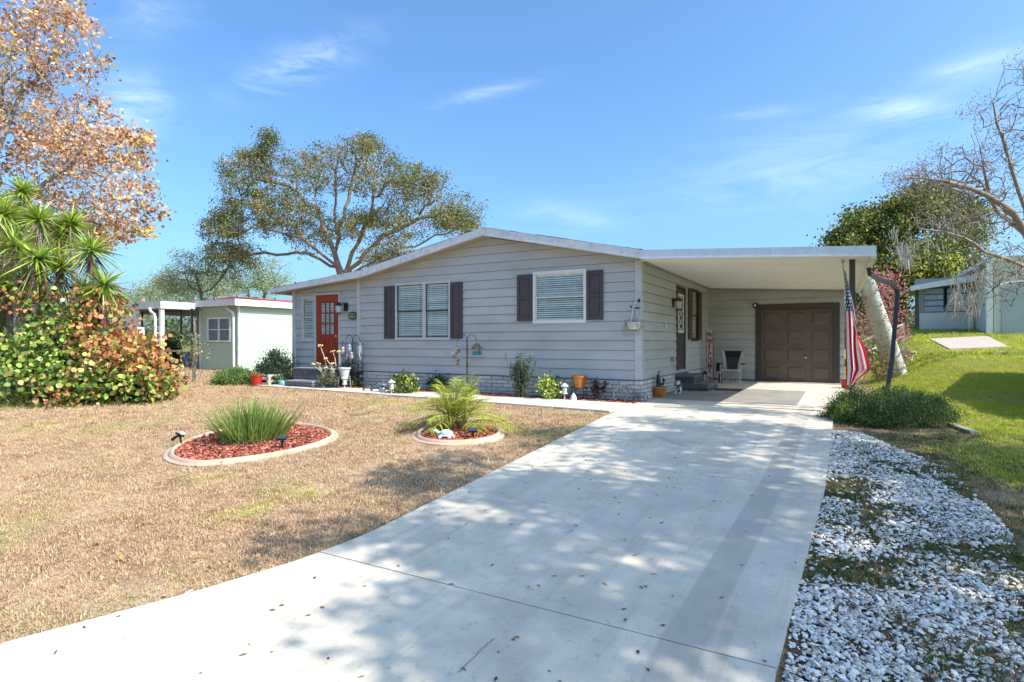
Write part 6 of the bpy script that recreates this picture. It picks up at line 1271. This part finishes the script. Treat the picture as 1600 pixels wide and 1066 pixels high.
m=MB(); m.tube([c+Vector((-.20,-.02,.15)),c+Vector((-.13,0,.36))],.011,6); m.tube([c+Vector((-.26,-.1,.39)),c+Vector((-.13,0,.37)),c+Vector((-.24,.1,.40))],.010,6); m.tube([c+Vector((-.12,0,.33)),c+Vector((.0,0,.20)),c+Vector((.10,0,.11)),c+Vector((.26,0,.11))],.012,6); m.tube([c+Vector((.26,-.11,.11)),c+Vector((.26,.09,.11))],.008,5); m.build('frame',rust,tri)
m=MB(); m.box(c.x-.25,c.x-.04,c.y-.05,c.y+.05,c.z+.375,c.z+.40); m.build('seat',wm,tri)
m=MB()
for z in (.13,.20): m.tube([c+Vector((.20+.13*math.cos(a),.10*math.sin(a),z+(.03 if z>.15 else 0)*abs(math.cos(a)))) for a in np.linspace(0,6.29,17)],.006,4)
for a in np.arange(12)*math.pi/6: m.tube([c+Vector((.20+.13*math.cos(a),.10*math.sin(a),.13)),c+Vector((.20+.13*math.cos(a),.10*math.sin(a),.22))],.004,4)
m.build('basket',rust,tri)
c=on_ground(cam(1029,622,13.1)); pot(c,.12,.165,.27,terra_m,'orange glazed pot on the carport floor beside the house corner',name='flower_pot'); cc=thing('cactus','dark green potted cactus with one raised arm in the corner pot','cactus',c+Vector((0,0,.25))); cdk=M('dark_cactus',(.025,.04,.035),rough=.6); m=MB(); b=c+Vector((0,0,.22)); m.tube([b,b+Vector((0,0,.18)),b+Vector((-.01,0,.32))],[.05,.055,.035],10); m.tube([b+Vector((0,0,.12)),b+Vector((.10,0,.10)),b+Vector((.13,0,.20)),b+Vector((.08,0,.24))],[.035,.035,.035,.02],8); m.build('stem',cdk,cc,smooth=True)
m=MB(); m.tube([b+Vector((-.01,0,.32)),b+Vector((.02,0,.40))],[.012,.02],6); m.build('bud',cdk,cc)
# seated black and white dog statue by the steps
c=on_ground(cam(1060,616,14.0)); st=thing('dog_statue','small white and black seated dog statue by the brick steps','statue',c); dw=M('white_ceramic2',(.62,.62,.62),(.05,.05,.05),scale=13,rough=.4,lo=.52,hi=.56,detail=1)
m=MB(); m.lathe([(.10,0),(.11,.03),(.09,.04)],tuple(c),12); m.ell(c+Vector((0,0,.14)),.085,.09,.13); m.ell(c+Vector((0,-.05,.29)),.06,.07,.06); m.ell(c+Vector((0,-.11,.27)),.03,.04,.028); m.ell(c+Vector((-.055,-.03,.30)),.016,.03,.05); m.ell(c+Vector((.055,-.03,.30)),.016,.03,.05)
for s_ in (-1,1): m.tube([c+Vector((s_*.045,-.06,.20)),c+Vector((s_*.045,-.09,.04))],[.028,.022],8); m.ell(c+Vector((s_*.045,-.11,.045)),.025,.04,.02)
m.build('body',dw,st,smooth=True)
m=MB(); q_=Vector((-3.10,15.55,.42)); m.tube([q_+Vector((0,0,.02)),q_+Vector((.08,-.05,.07)),q_+Vector((.14,-.1,.03))],[.02,.04,.02],8); rehome(m.build('lizard_ornament',black_m,smooth=True),q_,'small black lizard ornament on the upper brick step','ornament')
# welcome board
c=Vector((-3.42,18.25,.05)); wb_=thing('welcome_sign','tall narrow white WELCOME board with crimson letters leaning by the window','sign',c); m=MB(); m.box(c.x-.09,c.x+.09,c.y,c.y+.025,.05,1.62); m.build('board',M('white_pink_board',(.62,.55,.55)),wb_); crim=M('crimson',(.28,.01,.035))
m=MB()
for s_ in (-1,1): m.box(c.x+s_*.098-.008,c.x+s_*.098+.008,c.y-.008,c.y+.03,.05,1.62)
m.build('edge_strip',crim,wb_)
for i,ch in enumerate('WELCOME'): text(ch,.20,crim,wb_,(c.x,c.y-.006,1.30-i*.152),name='letter',sx=.82)
for zz_ in (1.50,.16):
    text('O',.15,crim,wb_,(c.x-.022,c.y-.006,zz_+.015),name='emblem',sx=.8); text('U',.15,crim,wb_,(c.x+.022,c.y-.009,zz_-.02),name='emblem',sx=.8)
# folding chair
c=on_ground(cam(1143,603,17.3)); ch_=thing('camp_chair','grey and black folding camp chair in the carport corner','chair',c); bk=M('black_fabric',(.016,.017,.02),rough=.9); gf=M('light_grey_fabric',(.46,.46,.45),rough=.9); mf=M('charcoal_mesh_fabric',(.05,.055,.06),rough=.9)
V=lambda x,y,z: c+Vector((x,y,z))
def panel(pts,mat,nm,th=.012):
    m=MB(); n_=len(pts); P_=[Vector(p) for p in pts]; nn=(P_[1]-P_[0]).cross(P_[2]-P_[0]).normalized()*th; m.add([p-nn*.5 for p in P_]+[p+nn*.5 for p in P_],[tuple(range(n_)),tuple(range(n_,2*n_))[::-1]]+[(i,(i+1)%n_,n_+(i+1)%n_,n_+i) for i in range(n_)]); return m.build(nm,mat,ch_)
panel([V(-.14,.08,.44),V(.14,.08,.44),V(.20,.22,.80),V(-.20,.22,.80)],mf,'backrest'); panel([V(-.20,.221,.802),V(.20,.221,.802),V(.25,.26,1.0),V(-.25,.26,1.0)],bk,'headrest')
panel([V(-.20,.078,.442),V(-.142,.079,.442),V(-.205,.219,.80),V(-.255,.26,1.0),V(-.32,.24,1.0),V(-.33,.22,.85)],gf,'side_panel'); panel([V(.142,.079,.442),V(.20,.078,.442),V(.33,.22,.85),V(.32,.24,1.0),V(.255,.26,1.0),V(.205,.219,.80)],gf,'side_panel')
panel([V(-.24,-.26,.44),V(.24,-.26,.44),V(.22,.07,.40),V(-.22,.07,.40)],gf,'seat',.05)
m=MB()
for s_ in (-1,1):
    m.tube([V(-s_*.27,-.27,.02),V(s_*.24,-.25,.40)],.011,6); m.tube([V(-s_*.27,.20,.02),V(s_*.24,.10,.42)],.011,6); m.tube([V(s_*.28,-.27,.03),V(s_*.25,.12,.40)],.011,6)
    m.tube([V(s_*.25,.10,.42),V(s_*.29,.26,.94)],.011,6); m.tube([V(s_*.27,-.25,.02),V(s_*.28,-.26,.60)],.010,6); m.tube([V(s_*.20,-.30,.015),V(s_*.33,-.24,.015)],.013,6)
m.build('frame',M('silver_tube',(.5,.5,.5),rough=.3,metal=.6),ch_)
for s_ in (-1,1): m=MB(); m.box(c.x+s_*.33-.045,c.x+s_*.33+.045,c.y-.30,c.y+.10,c.z+.61,c.z+.64); m.build('armrest',bk,ch_)
m=MB(); m.box(c.x-.41,c.x-.30,c.y-.18,c.y+.02,c.z+.40,c.z+.60); m.box(c.x-.37,c.x-.29,c.y+.0,c.y+.14,c.z+.03,c.z+.30); m.build('side_pocket',bk,ch_)
# doormat
a=gnd(1104,613); mt=thing('doormat','dark red doormat with black border before the brick steps','mat',(-2.55,15.62,.04)); q_=Vector((-2.50,15.72,.0405)); m=MB(); m.box(q_.x-.31,q_.x+.33,q_.y-.25,q_.y+.28,.040,.052); m.build('border',bk,mt); m=MB(); m.box(q_.x-.26,q_.x+.28,q_.y-.20,q_.y+.23,.052,.056); m.build('pile',M('red_black_pile',(.18,.015,.02),(.05,.01,.012),scale=9,rough=1,lo=.45,hi=.6),mt)
# red pot right of the garage door
c=Vector((.19,17.9,0)); pot(c,.12,.16,.28,redpot_m,'red pot standing at the foot of the carport right of the garage door')
# hanging basket on the corner
q_=Vector((-3.78,11.92,2.06)); hb=thing('hanging_basket','white hanging basket with trailing plant at the house corner','hanging basket',(q_.x,q_.y,1.45)); m=MB(); m.tube([(-3.70,12.04,2.14),(-3.72,11.98,2.16),(q_.x,q_.y,2.13),(q_.x,q_.y-.01,2.06)],.010,6); m.ell((-3.70,12.03,2.16),.025,.02,.045); m.build('bracket',black_m,hb)
m=MB(); m.ell(q_+Vector((.06,.02,-.06)),.075,.05,.022); m.ell(q_+Vector((-.07,.03,-.03)),.03,.03,.025); m.build('hook_plate',M('brown_metal',(.14,.09,.07)),hb)
bz=1.70; m=MB(); m.lathe([(.095,bz-.155),(.14,bz-.02),(.15,bz-.02),(.15,bz),(.13,bz),(.12,bz-.03)],(q_.x,q_.y,0),20); m.build('pot',white_m,hb,smooth=True); m=MB(); m.lathe([(.001,bz-.03),(.12,bz-.025)],(q_.x,q_.y,0),12); m.build('soil',soil_m,hb); m=MB(); m.lathe([(.06,bz-.19),(.10,bz-.175),(.09,bz-.157)],(q_.x,q_.y,0),14); m.build('saucer',M('olive_saucer',(.26,.22,.12)),hb)
m=MB()
for a in (.4,2.5,4.6): m.tube([q_+Vector((0,0,0)),(q_.x+.14*math.cos(a),q_.y+.14*math.sin(a),bz)],.006,5)
m.tube([q_+Vector((.0,0,.02)),q_+Vector((.03,0,.06)),q_+Vector((.045,0,.10))],.012,6); m.build('hanger',white_m,hb)
P=[];D=[]
for i in range(46):
    a=random.uniform(0,6.28); R0=.15; ln=random.uniform(.05,.38)*(1.0 if math.cos(a)<.3 else .8); b=Vector((q_.x+math.cos(a)*R0,q_.y+math.sin(a)*R0,bz+.02))
    for j in range(int(ln*36)): t_=j/(ln*36); P.append(b+Vector((math.cos(a)*(.03+.08*t_),math.sin(a)*(.03+.05*t_),.03-ln*t_))); D.append((random.gauss(0,1),random.gauss(0,1),random.uniform(-.9,.5)))
ribbons('trailing_leaves',np.array(P),np.array(D),.05,.014,.3,[((.22,.22,.13),3),((.36,.36,.22),2),((.17,.12,.10),2)],leaf_m,hb,segs=2)
# solar stake lights and turtle in the lawn beds
def stake(c,H,label,tilt=(0,0,0),pan=(.3,0,0)):
    c=Vector(c); r=thing('stake_light',label,'garden light',c,'black solar stake lights in the lawn beds'); R_=Euler(tilt).to_matrix(); tp_=R_@Vector((0,0,H)); m=MB(); m.bar(c-Vector((0,0,.03)),c+tp_,.022,.022); m.build('stake',black_m,r)
    m=MB(); m.box(-.065,.065,-.05,.05,-.012,.012,rot=pan,about=(0,0,0)); m.v=[(v[0]+c.x+tp_.x,v[1]+c.y+tp_.y,v[2]+c.z+tp_.z+.02) for v in m.v]; hd=m.build('head',black_m,r)
    m=MB(); m.box(-.058,.058,-.043,.043,.0125,.016,rot=pan,about=(0,0,0)); m.v=[(v[0]+c.x+tp_.x,v[1]+c.y+tp_.y,v[2]+c.z+tp_.z+.02) for v in m.v]; m.build('solar_cell',M('blue_cell',(.03,.05,.10),rough=.12),hd)
    return r
stake(gnd(441,705)+Vector((0,0,.03)),.13,'upright solar stake light at the right of the oval bed',(0,0,0),(.25,0,TH)); stake(gnd(739,688)+Vector((0,0,.03)),.10,'solar stake light right of the ceramic turtle',(0,0,0),(.45,0,TH))
c=gnd(284,699)+Vector((0,0,.03)); r=stake(c,.15,'leaning solar spotlight at the left tip of the oval bed',(0,-.28,0),(-.5,.5,TH+.4)); m=MB(); t0=c+Vector((-.04,0,.15)); m.tube([t0,t0+Vector((-.05,-.04,-.03)),t0+Vector((-.10,-.06,-.07))],[.012,.022,.028],8); m.build('lamp_barrel',black_m,r)
m=MB(); m.box(t0.x-.01,t0.x+.07,t0.y-.03,t0.y+.05,t0.z+.02,t0.z+.035,rot=(0,.45,.3)); m.build('solar_face',M('bright_face',(.5,.48,.44),rough=.2),r)
c=gnd(697,688)+Vector((0,0,.03)); tt=thing('turtle_statue','pale mint ceramic turtle on the mulch before the palm','statue',c); tm=M('mint_ceramic',(.58,.68,.62),(.50,.62,.56),scale=20,rough=.45); sh_=M('mint_shell',(.52,.66,.60),(.42,.56,.52),scale=30,rough=.45)
ca=math.radians(200); f=Vector((math.cos(ca),math.sin(ca),0)); sd=Vector((-f.y,f.x,0))
def TP(a,b,z): return c+f*a+sd*b+Vector((0,0,z))
m=MB(); m.ell(TP(0,0,.065),.105,.085,.065,14,8,rot=(0,0,ca)); m.build('shell',sh_,tt,smooth=True); m=MB(); m.ell(TP(0,0,.042),.118,.098,.018,14,6,rot=(0,0,ca)); m.tube([TP(.08,0,.05),TP(.13,0,.085),TP(.155,0,.10)],[.03,.026,.02],8); m.ell(TP(.165,0,.105),.035,.026,.026,10,7,rot=(0,0,ca))
for a_,b_ in ((.07,.08),(.07,-.08),(-.07,.075),(-.07,-.075)): m.tube([TP(a_*.7,b_*.7,.04),TP(a_*1.2,b_*1.25,.012)],[.028,.024],8)
m.tube([TP(-.1,0,.03),TP(-.14,0,.02)],[.015,.004],6); m.build('body',tm,tt,smooth=True)

# ------------------------------------------------------------------ flag on the carport post
fl=thing('flag','stars and stripes hanging limp from a short staff on the carport post','flag',(.14,12.2,.3)); ft_=cam(1317,411,10.2); fb_=cam(1327,500,10.28); m=MB(); m.tube([fb_,ft_],[.012,.010],8); m.build('staff',M('staff_wood',(.35,.25,.15)),fl); m=MB(); m.ell(ft_+Vector((0,0,.03)),.03,.02,.035); m.tube([ft_+Vector((-.03,0,.06)),ft_+Vector((0,0,.02)),ft_+Vector((.03,0,.05))],.008,5); m.build('finial',M('gilt',(.4,.3,.16),rough=.4,metal=.5),fl)
m=MB(); m.tube([fb_,fb_+Vector((.05,.03,-.03))],.02,8); m.build('holder',black_m,fl)
fm_=bpy.data.materials.new('flag_cloth'); fm_.use_nodes=True; t=fm_.node_tree; n_=t.nodes; l_=t.links; p_=n_['Principled BSDF']; p_.inputs['Roughness'].default_value=.85; uv=n_.new('ShaderNodeUVMap'); uv.uv_map='UVMap'; sx_=n_.new('ShaderNodeSeparateXYZ'); l_.new(uv.outputs[0],sx_.inputs[0])
def m1(op,a,b=None,c_=None):
    q=n_.new('ShaderNodeMath'); q.operation=op
    for i,v in enumerate((a,b,c_)):
        if v is None: continue
        if hasattr(v,'is_linked'): l_.new(v,q.inputs[i])
        else: q.inputs[i].default_value=v
    return q.outputs[0]
U_,V_=sx_.outputs[0],sx_.outputs[1]
stripe=m1('LESS_THAN',m1('MODULO',m1('MULTIPLY',V_,13.0),2.0),1.0); canton=m1('MULTIPLY',m1('LESS_THAN',U_,.36),m1('LESS_THAN',V_,7/13)); 
cu=m1('DIVIDE',U_,.36/11); cv=m1('DIVIDE',V_,(7/13)/9); fu=m1('SUBTRACT',m1('FRACT',cu),.5); fv=m1('SUBTRACT',m1('FRACT',cv),.5); rr_=m1('SQRT',m1('ADD',m1('MULTIPLY',fu,fu),m1('MULTIPLY',fv,fv))); chk=m1('LESS_THAN',m1('MODULO',m1('ADD',m1('FLOOR',cu),m1('FLOOR',cv)),2.0),.5); star=m1('MULTIPLY',m1('LESS_THAN',rr_,.36),chk)
def mixf(f,a,b):
    q=n_.new('ShaderNodeMix'); q.data_type='RGBA'; l_.new(f,q.inputs[0])
    for i,v in ((6,a),(7,b)):
        if hasattr(v,'is_linked'): l_.new(v,q.inputs[i])
        else: q.inputs[i].default_value=(*v,1)
    return q.outputs[2]
colr=mixf(canton,mixf(stripe,(.78,.77,.76),(.55,.015,.035)),mixf(star,(.016,.03,.095),(.8,.8,.8))); l_.new(colr,p_.inputs['Base Color']); tr_=n_.new('ShaderNodeBsdfTranslucent'); l_.new(colr,tr_.inputs[0]); ms_=n_.new('ShaderNodeMixShader'); ms_.inputs[0].default_value=.35; l_.new(p_.outputs[0],ms_.inputs[1]); l_.new(tr_.outputs[0],ms_.inputs[2]); l_.new(ms_.outputs[0],n_['Material Output'].inputs[0])
nu,nv=60,52; Vv=[];UV=[]
for i in range(nu+1):
    u=i/nu; py=424+172*u; s0=cam(1320+4*u,py,10.22)
    xr=np.interp(u,[0,.15,.36,.6,.88,1],[1323,1329,1337,1346,1356,1338]); wid=(xr-(1320+(2 if u<.9 else 8*(u-.9)/.1)))*10.22/FPX; tb_=float(sstep(.25,.75,u))
    for j in range(nv+1):
        v=j/nv; tri_=v/.54 if v<.54 else (1-v)/.46; xx=(1-tb_)*tri_+tb_*v; fold=math.sin(v*math.pi*5.0+u*1.2)*(.028+.02*u)*(.5+tb_*.5); back=(.05 if v>=.54 else 0)*(1-tb_)*min(1,(v-.54)*6+.0) if v>=.54 else 0
        lft=-.10*u*(1-v)*0; hem=-.10*max(0,u-.9)/.1*(1-abs(v-.35)*1.5)
        Vv.append((s0.x+RX*(wid*xx)-FX*0+fold*FX, s0.y+RY*wid*xx+fold*FY+back, s0.z+hem)); UV.append((u,v))
F_=[(i*(nv+1)+j,i*(nv+1)+j+1,(i+1)*(nv+1)+j+1,(i+1)*(nv+1)+j) for i in range(nu) for j in range(nv)]
m=MB(); m.add(Vv,F_); fo=m.build('cloth',fm_,fl,smooth=True); uvl=fo.data.uv_layers.new(name='UVMap')
for lp in fo.data.loops: uvl.data[lp.index].uv=UV[lp.vertex_index]
